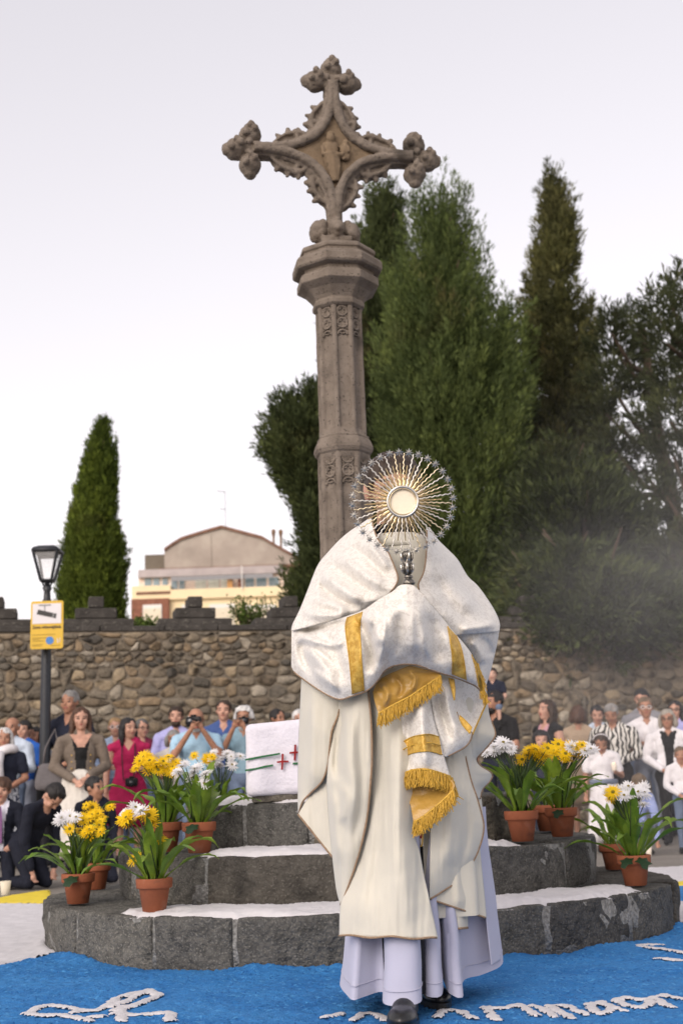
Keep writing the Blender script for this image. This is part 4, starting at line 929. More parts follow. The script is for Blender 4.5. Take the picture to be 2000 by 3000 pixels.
plant(1862, 1.44, 0, 'white daisy pot at the far right end of the lowest step', [(1835, 2325, 55, 16, 11, 'w'), (1865, 2318, 30, 14, 5, 'w'), (1785, 2320, 14, 18, 3, 'y'), (1880, 2352, 15, 8, 2, 'w')], nl=(7, 13), seed=10, L_=.32)
plant(1800, 1.42, 1, 'leafy pot half hidden behind the far right daisy pot', [(1800, 2340, 15, 10, 1, 'w')], nl=(4, 7), seed=11, L_=.25, dark=0)
# ------------------------------------------------------------------ people
def cloth(name, c, var=.12, rough=.85, **k): return mat(name, c, rough, var, k.pop('scale', 9), bump=.6, bscale=26, **k)
SK = {'fair': mat('skin_fair', (.46, .26, .19), .55, .2, 22, spec=.35), 'tan': mat('skin_tan', (.36, .185, .12), .55, .2, 22, spec=.35), 'pale': mat('skin_pale', (.50, .31, .24), .55, .1, 12, spec=.35)}
EYE = mat('eye_dark', (.075, .048, .038), .4, .2); LIP = mat('lips', (.30, .10, .085), .5, .1)
def hairmat(name, c): return mat(name, c, .55, .35, 30, bump=.8, bscale=55, stretch=(1, 1, .25), spec=.4)
HR = {'grey': hairmat('hair_grey', (.22, .21, .20)), 'white': hairmat('hair_white', (.55, .54, .53)), 'black': hairmat('hair_black', (.012, .010, .010)), 'brown': hairmat('hair_brown', (.035, .020, .012)),
      'chestnut': hairmat('hair_chestnut', (.065, .030, .016)), 'blond': hairmat('hair_blond', (.30, .19, .09)), 'dirty': hairmat('hair_dark_blond', (.13, .09, .055)), 'ash': hairmat('hair_ash', (.30, .27, .23)), 'salt': hairmat('hair_salt_pepper', (.10, .095, .09))}
CL = {k: cloth('cloth_'+k, v) for k, v in dict(navy=(.012, .015, .030), black=(.010, .010, .011), royal=(.02, .10, .40), lightblue=(.36, .46, .62), paleblue=(.45, .52, .62), lavender=(.38, .38, .66), skyblue=(.34, .52, .66), midblue=(.05, .09, .24),
      magenta=(.36, .012, .075), maroon=(.16, .02, .05), taupe=(.155, .125, .10), white=(.68, .66, .68), offwhite=(.60, .57, .52), denim=(.12, .16, .24), jeansgrey=(.20, .22, .27), grey=(.20, .20, .22), pinkwhite=(.50, .28, .32), suit=(.008, .010, .020), tan=(.36, .27, .19), slate=(.16, .19, .26), shirt=(.58, .58, .66), blueshirt=(.30, .36, .62), teal=(.22, .34, .42)).items()}
def pattern(name, a, b, scale, dist, dt=2.0):
    m = bpy.data.materials.new(name); m.use_nodes = True; t = m.node_tree; L = t.links; bs = t.nodes['Principled BSDF']; bs.inputs['Roughness'].default_value = .8
    tc = t.nodes.new('ShaderNodeTexCoord'); wv = t.nodes.new('ShaderNodeTexWave'); wv.inputs['Scale'].default_value = scale; wv.inputs['Distortion'].default_value = dist; wv.inputs['Detail Scale'].default_value = dt; wv.inputs['Detail'].default_value = 1
    rp = t.nodes.new('ShaderNodeValToRGB'); rp.color_ramp.elements[0].position = .42; rp.color_ramp.elements[1].position = .52; rp.color_ramp.elements[0].color = (*a, 1); rp.color_ramp.elements[1].color = (*b, 1)
    L.new(tc.outputs['Object'], wv.inputs['Vector']); L.new(wv.outputs[0], rp.inputs[0]); L.new(rp.outputs[0], bs.inputs['Base Color']); return m
CL['zebra'] = pattern('zebra_print', (.02, .018, .016), (.62, .60, .56), 7, 7, 1.4); CL['print'] = pattern('leaf_print', (.015, .025, .06), (.55, .58, .62), 7, 14, 3.0); CL['tiestripe'] = pattern('striped_tie', (.012, .014, .03), (.22, .10, .24), 9, 0)
def rot3(rx, ry, rz): return np.array(Euler((rx, ry, rz)).to_matrix())
def person(label, px, py, Y, yaw=0, hs=1.0, skin='fair', hair='short', hc='brown', top='navy', bottom='navy', sleeve='short', pose='down', build=1.0, skirt=None, inner=None, neck='crew', hp=0, hy=0, hr=0, stance='stand', lean=0, beard=None, glasses=None, vox=.0115, H=None, group='onlookers along the wall', z0=0.0, extra=None, hand_off=None, feet='black', child=False):
    P0 = at(px, py, Y); zt = P0[2]-z0
    if H is None: H = zt
    h = H/7.2*hs if not child else H/5.9*hs
    prim = []; mats = []
    def mi(m):
        if m not in mats: mats.append(m)
        return mats.index(m)
    tm, bm, sm_ = mi(CL[top]), mi(CL[bottom]), mi(SK[skin]); em, lm = mi(EYE), mi(LIP); fm = mi(CL[feet]); im = mi(CL[inner]) if inner else None; hm = mi(HR[beard]) if beard else None
    hipz = .52*H; dz = 0.0; RL = rot3(R(lean), 0, 0)
    if stance == 'kneel': dz = -.245*H
    if stance == 'crouch': dz = -.30*H
    if stance == 'shoulders': dz = 0
    hip = np.array([0, 0, hipz])
    def U(p): return (RL@(np.asarray(p, float)*np.array([1, 1, 1])-hip))+hip+np.array([0, 0, dz])
    def cap(a, b, r0, r1, m): prim.append(('c', np.asarray(a, float), np.asarray(b, float), r0, r1, m))
    def ell(c, r, m, Rm=None): prim.append(('e', np.asarray(c, float), np.asarray(r, float), m, Rm))
    b = build
    # trunk
    ell(U((0, .012*H, .715*H)), (.108*H*b, .070*H*b, .115*H), tm, RL); ell(U((0, -.002*H, .61*H)), (.094*H*b, .068*H*b, .10*H), tm, RL); ell(U((0, .004*H, .535*H)), (.100*H*b, .074*H*b, .065*H), bm if not skirt else bm, RL)
    cap(U((-.098*H*b, .01*H, .795*H)), U((.098*H*b, .01*H, .795*H)), .040*H, .040*H, tm)
    for s in (-1, 1): cap(U((s*.095*H*b, .012*H, .805*H)), U((s*.03*H, .015*H, .845*H)), .030*H, .026*H, tm)
    # head
    HB = U((0, .010*H, H-.5*h)); HRm = RL@rot3(R(hp), 0, 0)@rot3(0, 0, R(hy))@rot3(0, R(hr), 0)
    nb = U((0, .012*H, .825*H)); HB = nb+(RL@rot3(R(hp*.6), 0, 0))@np.array([0, -.002*H, H-.5*h-.825*H])
    def Hd(p): return HB+HRm@(np.asarray(p, float)*h)
    cap(nb-np.array([0, 0, .02*H]), Hd((0, .07, -.25)), .235*h, .215*h, sm_)
    ell(Hd((0, .03, .11)), np.array((.335, .405, .375))*h, sm_, HRm); ell(Hd((0, -.12, -.18)), np.array((.255, .255, .30))*h, sm_, HRm); ell(Hd((0, -.245, -.385)), np.array((.12, .105, .085))*h, sm_, HRm)
    cap(Hd((0, -.36, .03)), Hd((0, -.435, -.10)), .035*h, .058*h, sm_); cap(Hd((-.16, -.325, .09)), Hd((.16, -.325, .09)), .05*h, .05*h, sm_); ell(Hd((0, -.345, -.235)), np.array((.12, .05, .06))*h, sm_, HRm)
    for s in (-1, 1): ell(Hd((s*.34, .04, -.02)), np.array((.05, .085, .13))*h, sm_, HRm); ell(Hd((s*.17, -.27, -.12)), np.array((.11, .10, .12))*h, sm_, HRm)
    if beard: ell(Hd((0, -.20, -.36)), np.array((.235, .20, .19))*h, hm, HRm)
    # arms
    ps = {'down': ((.150, .012, .632), (.156, -.03, .488)), 'clasp': ((.158, .005, .635), (.040, -.125, .545)), 'cross': ((.150, -.03, .650), (-.075, -.128, .655)), 'camera': ((.135, -.10, .690), (.040, -.185, .845)),
          'hold': ((.155, -.01, .640), (.060, -.155, .640)), 'candle': ((.155, .0, .63), (.10, -.16, .66)), 'ground': ((.14, -.10, .62), (.10, -.24, .50)), 'lap': ((.15, 0, .64), (.08, -.13, .54))}
    pL, pR = pose if isinstance(pose, tuple) else (pose, pose); hands = {}
    for s, pn in ((-1, pL), (1, pR)):
        S = U((s*.118*H*b, .012*H, .790*H)); E_, W_ = ps[pn]; ex = s*(abs(E_[0])*b if True else 0)
        E = U((ex*H, E_[1]*H, E_[2]*H)); Wp = U((s*W_[0]*H, W_[1]*H+(.012*H if s > 0 else 0), W_[2]*H+(.02*H if s > 0 and pn in ('clasp', 'cross') else 0)))
        if sleeve == 'none': cap(S, E, .031*H, .025*H, sm_); ell(S, (.036*H,)*3, tm)
        elif sleeve == 'short':
            md = S*.38+E*.62; cap(S, E, .029*H, .025*H, sm_); cap(S, md, .039*H, .037*H, tm)
        else: cap(S, E, .039*H*b, .034*H, tm)
        if sleeve == 'long':
            cap(E, E*.12+Wp*.88, .034*H, .026*H, tm); cap(E, Wp, .022*H, .017*H, sm_)
        else: cap(E, Wp, .025*H, .017*H, sm_)
        d = Wp-E; d = d/np.linalg.norm(d); sd = np.cross(d, np.array([0, -1.0, .2])); sd /= np.linalg.norm(sd); nn = np.cross(sd, d)
        if pn in ('clasp',): d = unit(d+np.array([-s*.5, -.1, -.5]))
        pc = Wp+d*.030*H*.9; hs_ = H/1.7
        cap(Wp, pc+d*.012*hs_, .020*hs_, .026*hs_, sm_); cap(pc-sd*.018*hs_, pc+sd*.018*hs_, .017*hs_, .017*hs_, sm_)
        for j, o_ in enumerate((-.030, -.010, .010, .030)):
            f0 = pc+d*.030*hs_+sd*o_*hs_; L_ = (.036, .043, .040, .030)[j]*hs_; f1 = f0+(d*.85+nn*.25)*L_; f2 = f1+(d*.45+nn*.8)*L_*.8
            cap(f0-d*.02*hs_, f1, .0088*hs_, .0082*hs_, sm_); cap(f1, f2, .0082*hs_, .007*hs_, sm_)
        t0 = pc-sd*s*.026*hs_; cap(t0, t0+(d*.6-sd*s*.55+nn*.3)*.045*hs_, .0105*hs_, .0085*hs_, sm_); hands[s] = pc+d*.04*hs_
    # legs
    for s in (-1, 1):
        hj = np.array([s*.056*H*b, 0, hipz+dz])
        if stance == 'stand': kn = np.array([s*.060*H, -.008*H, .285*H]); an = np.array([s*.062*H, .022*H, .045*H]); toe = an+np.array([s*.012*H, -.10*H, -.022*H])
        elif stance == 'kneel': kn = np.array([s*.075*H, -.13*H, .045*H]); an = np.array([s*.065*H, .13*H, .05*H]); toe = an+np.array([0, .07*H, -.02*H])
        elif stance == 'crouch': kn = np.array([s*.085*H, -.20*H, .27*H]); an = np.array([s*.075*H, -.02*H, .045*H]); toe = an+np.array([s*.01*H, -.10*H, -.022*H])
        else: kn = hj+np.array([s*.03*H, -.20*H, -.03*H]); an = kn+np.array([0, .02*H, -.23*H]); toe = an+np.array([0, -.07*H, -.03*H])
        lg = sm_ if (skirt or extra == 'shorts') else bm
        cap(hj, kn, .058*H*b, .040*H, bm if not skirt else bm); 
        if extra == 'shorts': cap(hj*.35+kn*.65, kn, .036*H, .032*H, sm_)
        cap(kn, an, .038*H if lg == bm else .031*H, .030*H if lg == bm else .020*H, lg); cap(an, toe, .026*H, .022*H, fm); cap(an, an-np.array([0, -.015*H, .018*H]), .026*H, .026*H, fm)
    if skirt:
        zl = skirt*H
        for (x, y) in ((-.04, 0), (.04, 0), (0, -.03), (0, .03)): cap((x*H*b, y*H, hipz+.03*H), (x*1.9*H, y*2.0*H, zl+.06*H), .075*H*b, .095*H, bm)
    # mesh
    V_, F_ = [], []
    for p in prim:
        if p[0] == 'c':
            _, a, c, r0, r1, m = p; d = c-a; L_ = np.linalg.norm(d)+1e-9; d = d/L_; pts = [a-d*r0*.98, a-d*r0*.75, a-d*r0*.35, a, c, c+d*r1*.35, c+d*r1*.75, c+d*r1*.98]; VF = tube(pts, [r0*.15, r0*.66, r0*.937, r0, r1, r1*.937, r1*.66, r1*.15], 12)
        else: VF = sphere(p[1], p[2], 18, 12, Matrix(p[4].tolist()).to_euler() if p[4] is not None else None)
        o_ = len(V_); V_.extend([tuple(v) for v in VF[0]]); F_.extend([tuple(int(i)+o_ for i in f) for f in VF[1]])
    V, F = remesh(V_, F_, vox, 3, .5)
    fc = V[F].mean(1); best = np.full(len(fc), 9.0); mid_ = np.zeros(len(fc), dtype=int)
    for p in prim:
        if p[0] == 'c':
            _, a, c, r0, r1, m = p; d = c-a; t = np.clip(((fc-a)@d)/(d@d+1e-12), 0, 1); q = np.linalg.norm(fc-(a+t[:, None]*d), axis=1)-(r0+(r1-r0)*t)
        else:
            loc = fc-p[1]; loc = loc@p[4] if p[4] is not None else loc; q = (np.linalg.norm(loc/p[2], axis=1)-1)*p[2].min(); m = p[3]
        k = q < best; best[k] = q[k]; mid_[k] = m
    # openings of the clothes, in trunk coordinates
    qt = (fc-hip-np.array([0, 0, dz]))@RL+hip; zz = qt[:, 2]/H; xx = np.abs(qt[:, 0])/H; fr = qt[:, 1] < -.012*H
    istop = mid_ == tm
    if inner:
        wv_ = np.where(zz > .70, .035+.02*(zz-.70)/.1, .035-.004*(.70-zz)/.1); mid_[istop & fr & (xx < wv_) & (zz > .50)] = im
    nk = {'crew': .80, 'v': .77, 'scoop': .752, 'collar': .79}[neck]; wn = np.clip((zz-nk)/.09, 0, 1)*.055+(.02 if neck == 'scoop' else 0)
    mid_[(mid_ != sm_) & np.isin(mid_, [tm]+([im] if inner else [])) & fr & (zz > nk) & (xx < wn)] = sm_
    ql = ((fc-HB)@HRm)/h; face = (ql[:, 1] < -.2) & (mid_ == sm_)
    for s in (-1, 1):
        mid_[face & (((ql[:, 0]-s*.145)/.068)**2+((ql[:, 2]-.005)/.034)**2 < 1)] = em
        mid_[face & (((ql[:, 0]-s*.15)/.085)**2+((ql[:, 2]-.105)/.024)**2 < 1)] = em
    mid_[face & ((ql[:, 0]/.10)**2+((ql[:, 2]+.235)/.034)**2 < 1)] = lm
    N = vnormals(V, F); cl = np.zeros(len(V), bool); cl[F[np.isin(mid_, [x for x in (tm, bm, im) if x is not None])].ravel()] = True
    V = V+N*(np.where(cl, fbm(V*np.array([1, 1, .55]), 13, int(px), 2)*.0065*H, 0))[:, None]
    base = np.array([P0[0], Y, z0]); top_now = HB+HRm@np.array([0, .03, .49])*h
    Rz = rot3(0, 0, R(yaw)); shift = (Rz@top_now)[:2]
    root = empty('person', (P0[0]-shift[0], Y-shift[1], z0), R(yaw)); tag(root, label, 'person', group)
    obj('body', mesh(V, F, 'body', True, [mm for mm in mats], mid_), None, root)
    # hair
    if hair:
        hv, hf = [], []
        def hput(VF):
            o_ = len(hv); hv.extend([tuple(v) for v in VF[0]]); hf.extend([tuple(int(i)+o_ for i in f) for f in VF[1]])
        bg = {'wild': 1.14, 'bald': .985, 'bowl': 1.06}.get(hair, 1.03)
        hput(sphere((0, .055, .135), (.375*bg, .415*bg, .385*bg), 20, 14))
        if hair in ('long', 'bob'):
            zl = -.95 if hair == 'long' else -.45
            for s in (-1, 1): hput(tube([(s*.30, .0, .15), (s*.36, .02, -.15), (s*.37, -.02 if hair == 'long' else .03, zl*.7), (s*.34, -.06 if hair == 'long' else .02, zl)], [.14, .14, .13, .05], 10))
            hput(tube([(0, .28, .1), (0, .33, -.2), (0, .30, zl*.7), (0, .28, zl)], [.26, .27, .25, .12], 12)); hput(tube([(-.2, .25, 0), (-.22, .25, zl*.9)], [.18, .14], 10)); hput(tube([(.2, .25, 0), (.22, .25, zl*.9)], [.18, .14], 10))
        if hair == 'tied': hput(sphere((0, .40, .05), (.15, .14, .15), 10, 8))
        if hair == 'wild':
            for s in (-1, 1): hput(sphere((s*.36, .08, -.05), (.15, .24, .26), 10, 8))
        HV, HF = remesh(hv, hf, .062, 2, .5); hn = vnormals(HV, HF)
        HV = HV+hn*(fbm(HV*np.array([1, 1, .5]), 6 if hair != 'wild' else 9, int(px)+5, 2)*(.042 if hair != 'wild' else .07))[:, None]
        fcx = HV[HF].mean(1); line = {'short': .26, 'long': .27, 'bob': .25, 'tied': .29, 'bowl': .13, 'bald': .2, 'wild': .34, 'quiff': .27}.get(hair, .26)
        w_ = .30-.04*np.clip(-fcx[:, 2]*3, 0, 1)
        cut = (fcx[:, 1] < -.10) & (fcx[:, 2] < line-.25*np.abs(fcx[:, 0])**1.2) & (np.abs(fcx[:, 0]) < w_)
        if hair in ('short', 'bowl', 'bald', 'tied', 'quiff', 'wild'): cut |= (fcx[:, 2] < -.02-.45*np.clip(fcx[:, 1], 0, .5)) & (fcx[:, 1] < .28); cut |= (fcx[:, 2] < -.28)
        if hair == 'bald': cut |= fcx[:, 2] > .14+.10*fcx[:, 1]; cut |= fcx[:, 1] < -.08
        if hair in ('short', 'quiff', 'tied', 'bald'): cut |= (np.abs(fcx[:, 0]) > .28) & (fcx[:, 2] < .05) & (fcx[:, 1] > -.06) & (fcx[:, 1] < .16) 
        HF = HF[~cut]; HV = HV*h@HRm.T+HB
        obj('hair', mesh(HV, HF, 'hair', True), HR[hc], root)
    if glasses:
        m1 = MB()
        for s in (-1, 1): m1.tube([Hd((s*.15+.10*math.cos(a), -.405, .0+.075*math.sin(a))) for a in np.linspace(0, 6.283, 14)], .014*h, 5); m1.tube([Hd((s*.25, -.40, .02)), Hd((s*.345, -.02, .03))], .012*h, 5)
        m1.tube([Hd((-.05, -.41, .01)), Hd((.05, -.41, .01))], .012*h, 5); m1.build('glasses', glasses, root)
    Wm = lambda p: np.array([root.location[0], root.location[1], root.location[2]])+Rz@np.asarray(p)
    return dict(root=root, Hd=Hd, U=U, W=Wm, hands={k: Wm(v) for k, v in hands.items()}, H=H, h=h, Rz=Rz, HB=HB)
GW = mat('white_glasses', (.7, .7, .7), .4, .05); GB = mat('dark_glasses', (.03, .025, .02), .4, .1)
PLAS = mat('camera_plastic', (.012, .012, .013), .45, .2, 40); LENS = mat('lens_glass', (.01, .012, .02), .08, .1, spec=.8); PAPER = mat('paper_cup', (.66, .60, .48), .7, .06, 20); FLAME = mat('candle_flame', (1, .75, .4), .5, .05, emit=((1.0, .62, .28), 3.0)); WAX = mat('candle_cup', (.75, .66, .55), .5, .05)
# left of the cross
a = person('elderly woman with white hair and white scarf at the left edge', 14, 2132, 13.6, yaw=12, hair='bob', hc='white', top='navy', bottom='print', sleeve='short', pose='clasp', skirt=.12, skin='tan', hs=1.08)
m1 = MB(); U = a['U']; H = a['H']
m1.tube([U((.075*H*math.cos(t), .01*H-.065*H*math.sin(t), .835*H+.012*H*math.sin(2*t))) for t in np.linspace(0, 6.283, 18)], .034*H, 8); m1.tube([U((-.03*H, -.075*H, .82*H)), U((-.04*H, -.105*H, .74*H)), U((-.03*H, -.105*H, .64*H)), U((-.02*H, -.10*H, .58*H))], [.04*H, .042*H, .04*H, .025*H], 8); m1.build('scarf', CL['white'], a['root'], True)
person('bald elderly man in a pale blue shirt behind the white scarf woman', 38, 2101, 14.6, yaw=-8, hair='bald', hc='white', top='paleblue', bottom='denim', sleeve='long', pose=('down', 'hold'), skin='tan', neck='collar', hs=1.05)
person('dark-haired young man in a bright blue polo left of the lamp post', 73, 2110, 15.3, yaw=-15, hc='black', top='royal', bottom='jeansgrey', pose='down', neck='collar')
person('curly dark-haired woman half hidden by the lamp post', 106, 2130, 15.5, yaw=-20, hair='long', hc='black', top='grey', bottom='black', pose='down', skin='tan')
person('tall grey-haired man in a navy polo beside the lamp post', 207, 2023, 14.2, yaw=-18, hc='grey', top='navy', bottom='navy', pose='clasp', neck='collar', hs=1.02, skin='tan')
a = person('smiling long-haired woman in a taupe blazer and white skirt', 238, 2073, 12.8, yaw=14, hair='long', hc='chestnut', top='taupe', inner='black', bottom='offwhite', sleeve='long', pose='clasp', skirt=.10, neck='scoop', hs=1.06, vox=.0105)
m1 = MB(); H = a['H']
for s in (-1, 1):
    for zz in (.70, .66, .62): V, F = sphere(a['U']((s*.058*H, -.073*H, zz*H)), .0075, 8, 6); m1.add(V, F)
m1.build('gold_buttons', mat('gold_button', (.6, .4, .1), .35, .1, metal=.8), a['root'], True)
bagm = cloth('bag_grey', (.13, .12, .125)); b0 = a['W']((-.15*H, .02*H, .55*H)); m1 = MB(); V, F = rbox(.30, .11, .26, .045, (5, 4, 5)); V = V*(1-.25*np.clip(V[:, 2:3]/.13, -.2, 1)*np.array([1, .6, 0])); m1.add(V, F); m1.tube([(-.08, 0, .12), (-.06, 0, .28), (.03, .0, .46), (.07, 0, .28), (.08, 0, .12)], .011, 6)
o = m1.build('shoulder_bag', bagm, None, True, loc=(b0[0]-.05, b0[1]+.02, b0[2]+.04)); tag(o, 'grey shoulder bag hanging between the navy polo man and blazer woman', 'bag')
person('blonde woman in white-rimmed glasses and a light blue shirt', 338, 2103, 14.9, yaw=20, hair='tied', hc='blond', top='lightblue', bottom='denim', sleeve='long', pose='hold', glasses=GW, hy=-8)
a = person('black-haired woman in a magenta dress turning her head', 376, 2103, 13.6, yaw=10, hair='long', hc='black', top='magenta', bottom='magenta', sleeve='none', pose=('down', 'hold'), skirt=.28, neck='v', hy=32, hs=1.06, skin='fair', vox=.0105)
def photo_camera(c, d, label, s=1.0):
    """a camera body with its lens pointing along d"""
    root = empty('photo_camera', tuple(c)); tag(root, label, 'camera'); q = Vector(d).to_track_quat('-Y', 'Z').to_euler(); root.rotation_euler = q
    m1 = MB(); V, F = rbox(.135*s, .055*s, .09*s, .014*s, (4, 3, 4)); m1.add(V, F); m1.box((-.022*s, -.02*s, .045*s), (.022*s, .022*s, .062*s)); m1.build('camera_body', PLAS, root, True)
    m1 = MB(); V, F = tube([(0, -.02*s, 0), (0, -.06*s, 0), (0, -.061*s, 0), (0, -.10*s, 0), (0, -.135*s, 0)], [.034*s, .034*s, .038*s, .038*s, .042*s], 20); m1.add(V, F); b = m1.build('lens_barrel', PLAS, root, True)
    m1 = MB(); V, F = sphere((0, -.127*s, 0), (.034*s, .014*s, .034*s), 16, 8); m1.add(V, F); m1.build('lens_glass', LENS, b, True)
    return root
c = a['W'](a['U']((.02*a['H'], -.10*a['H'], .555*a['H']))); photo_camera(c, (0.1, -1, -.1), 'black camera hanging before the magenta dress', .95)
m1 = MB(); H = a['H']; m1.tube([a['U']((s*.035*H, -.10*H, .57*H)) if k == 0 else a['U']((s*.045*H, -.085*H, .74*H)) if k == 1 else a['U']((s*.045*H, .0, .845*H)) if k == 2 else a['U']((0, .05*H, .83*H)) for s, k in ((-1, 0), (-1, 1), (-1, 2), (0, 3), (1, 2), (1, 1), (1, 0))], .006, 5); m1.build('neck_strap', PLAS, a['root'])
person('grey-haired man in a maroon top behind the magenta dress woman', 416, 2106, 14.9, yaw=25, hc='salt', top='maroon', bottom='denim', pose='down', glasses=GB, hy=10)
person('bearded young man in a lavender shirt against the wall', 516, 2070, 14.9, yaw=5, hc='brown', beard='brown', top='lavender', bottom='denim', sleeve='long', pose='clasp', neck='collar', hs=.98)
person('short grey-haired woman peeking out in front of the bearded man', 508, 2139, 14.0, yaw=10, hair='bob', hc='grey', top='offwhite', bottom='denim', pose='hold', skin='tan', hs=1.05)
a = person('bald white-bearded photographer in a pale blue polo aiming a camera', 574, 2074, 13.4, yaw=8, hair='bald', hc='white', beard='white', top='skyblue', bottom='denim', pose='camera', neck='collar', glasses=GB, hs=1.06, hp=8, build=1.08, vox=.0105, skin='tan')
hc = a['Hd']((-.12, -.60, -.05)); photo_camera(a['W'](hc), (-.12, -1, -.06), 'black camera with big round lens raised by the bald photographer', 1.15)
person('frowning brown-haired youth in a dark blue polo', 655, 2051, 14.5, yaw=0, hair='quiff', hc='brown', top='midblue', bottom='denim', pose='cross', neck='collar', skin='fair', hs=1.0)
a = person('white-haired bearded man in a light blue t-shirt taking a photo', 714, 2070, 13.6, yaw=-6, hair='wild', hc='white', beard='white', top='teal', bottom='denim', pose=('camera', 'camera'), skin='tan', hs=1.06, hp=5)
photo_camera(a['W'](a['Hd']((.08, -.58, -.12))), (.2, -1, -.06), 'small dark camera held by the white-haired man beside the altar', .8)
person('dark-haired man whose head shows above the altar cloth', 811, 2077, 15.3, yaw=30, hc='black', top='navy', bottom='navy', pose='down', hy=20, skin='tan')
person('white-haired person mostly hidden behind the priest', 876, 2079, 15.0, yaw=10, hc='white', top='grey', bottom='navy', pose='down')
# children kneeling at the left
a = person('boy in a dark blazer with a striped tie at the far left', 6, 2272, 10.6, yaw=8, hair='bowl', hc='chestnut', top='suit', inner='shirt', bottom='suit', sleeve='long', pose='lap', stance='kneel', H=1.16, hs=1.06, child=True, group='children kneeling in front', vox=.0105)
H = a['H']; m1 = MB(); pts = [(0, -.082, .80), (0, -.098, .74), (0, -.098, .66), (0, -.088, .555)]; wd = [.014, .022, .028, .032]; V = []
for (x, y, z_), w_ in zip(pts, wd): V += [a['U'](((x-w_)*H, y*H, z_*H)), a['U']((x*H, (y-.010)*H, z_*H)), a['U']((((x+w_))*H, y*H, z_*H))]
m1.add(V, grid_faces(4, 3)); m1.build('necktie', CL['tiestripe'], a['root'], True)
person('dark-suited boy kneeling and bowing his head to the ground', 182, 2325, 10.3, yaw=58, hair='short', hc='black', top='suit', bottom='suit', sleeve='long', pose=('ground', 'ground'), stance='kneel', lean=38, hp=28, H=1.24, hs=1.0, child=True, neck='collar', group='children kneeling in front', vox=.0105)
person('dark-haired boy looking aside behind the left flower pots', 277, 2283, 10.8, yaw=40, hair='short', hc='black', top='suit', bottom='suit', sleeve='long', pose='lap', stance='kneel', H=1.14, child=True, hy=20, group='children kneeling in front', skin='tan')
# right of the priest
a = person('dark-haired man in black carrying a small child on his shoulders', 1446, 2024, 13.9, yaw=-38, hc='black', beard='black', top='black', bottom='navy', pose=('down', 'hold'), skin='tan', hy=-25, hs=1.04)
m_ = a['W'](a['U']((.06*a['H'], .02*a['H'], .83*a['H'])))
person('toddler in a navy shirt riding on the black-clad man\'s shoulders', 1440, 1957, 14.0, yaw=-14, hair='short', hc='brown', top='navy', bottom='denim', pose='lap', stance='shoulders', H=.86, z0=at(1440, 1957, 14.0)[2]-.86, child=True, skin='pale', extra='shorts', group='children among the right-hand crowd')
person('long-haired woman in profile wearing a black vest and pink top', 1603, 2049, 13.8, yaw=-62, hair='long', hc='brown', top='black', inner='pinkwhite', bottom='black', sleeve='none', pose='down', skin='fair', neck='v', hs=1.06, hp=-6)
person('dark-haired child peering over the yellow daisies', 1582, 2139, 12.9, yaw=-5, hair='bob', hc='black', top='navy', bottom='navy', pose='down', child=True, group='children among the right-hand crowd')
person('brown-haired woman in a tan dress seen from behind', 1689, 2068, 14.8, yaw=168, hair='bob', hc='chestnut', top='tan', bottom='tan', sleeve='none', pose='down', skirt=.3, skin='tan')
person('dark-haired woman in light blue behind the zebra blouse', 1746, 2065, 15.6, yaw=-10, hair='tied', hc='black', top='paleblue', bottom='denim', pose='down', hp=18, skin='fair')
person('grey-haired woman with bowed head in a zebra-print blouse', 1785, 2059, 14.2, yaw=-22, hair='short', hc='grey', top='zebra', bottom='black', sleeve='long', pose='clasp', skin='tan', hp=26, build=1.12, hs=1.04)
a = person('girl in a white dress with blue sash holding a candle', 1757, 2145, 12.7, yaw=-8, hair='long', hc='brown', top='white', bottom='white', sleeve='short', pose=('down', 'candle'), skirt=.10, skin='tan', hp=30, child=True, group='children among the right-hand crowd', hs=.98, vox=.0105)
H = a['H']; m1 = MB(); m1.tube([a['U']((.102*H*math.cos(t), -.002*H+.085*H*math.sin(t), .585*H)) for t in np.linspace(0, 6.283, 24)], .022*H, 8); m1.build('sash', CL['slate'], a['root'], True)
m1 = MB(); m1.tube([a['Hd']((.40*math.cos(t), -.05-.16*math.sin(t)*0, .16+.36*math.sin(t))) for t in np.linspace(0.1, 3.04, 16)], .03*a['h'], 6); m1.build('headband', CL['white'], a['root'], True)
def candle(P, label, hh=.07):
    root = empty('candle', tuple(P)); tag(root, label, 'candle'); m1 = MB(); m1.lathe([(.018, 0), (.022, .005), (.030, hh), (.027, hh), (.02, .012)], 14); m1.build('cup', WAX, root, True); m1 = MB(); V, F = sphere((0, 0, hh*.75), (.013, .013, .028), 10, 8); m1.add(V, F); m1.build('flame', FLAME, root, True)
candle(a['hands'][1]+np.array([0, -.01, .0]), 'lit candle in a cup in the hand of the girl in white')
person('dark-haired man in grey behind the white t-shirt woman', 1876, 2017, 15.4, yaw=-20, hc='black', top='grey', bottom='denim', pose='down', hp=10, skin='fair')
person('fair-haired woman in a white t-shirt with folded arms', 1886, 2043, 14.5, yaw=-8, hair='tied', hc='dirty', top='white', bottom='jeansgrey', sleeve='short', pose='cross', skin='tan', glasses=GW, hs=1.06)
person('ash-blonde woman in dark glasses and a loose white jacket', 1951, 2078, 13.7, yaw=-20, hair='bob', hc='ash', top='white', inner='black', bottom='black', sleeve='long', pose='clasp', skin='tan', glasses=GB, hs=1.08, build=1.12)
person('dark-haired woman with glasses behind the white jacket', 1974, 2053, 15.6, yaw=-25, hair='long', hc='black', top='lavender', bottom='navy', pose='down', skin='fair', glasses=GB)
person('boy in a white shirt at the right picture edge', 1990, 2187, 12.1, yaw=-14, hair='short', hc='dirty', top='white', bottom='denim', sleeve='long', pose='clasp', child=True, skin='tan', neck='collar', group='children among the right-hand crowd', hs=.98)
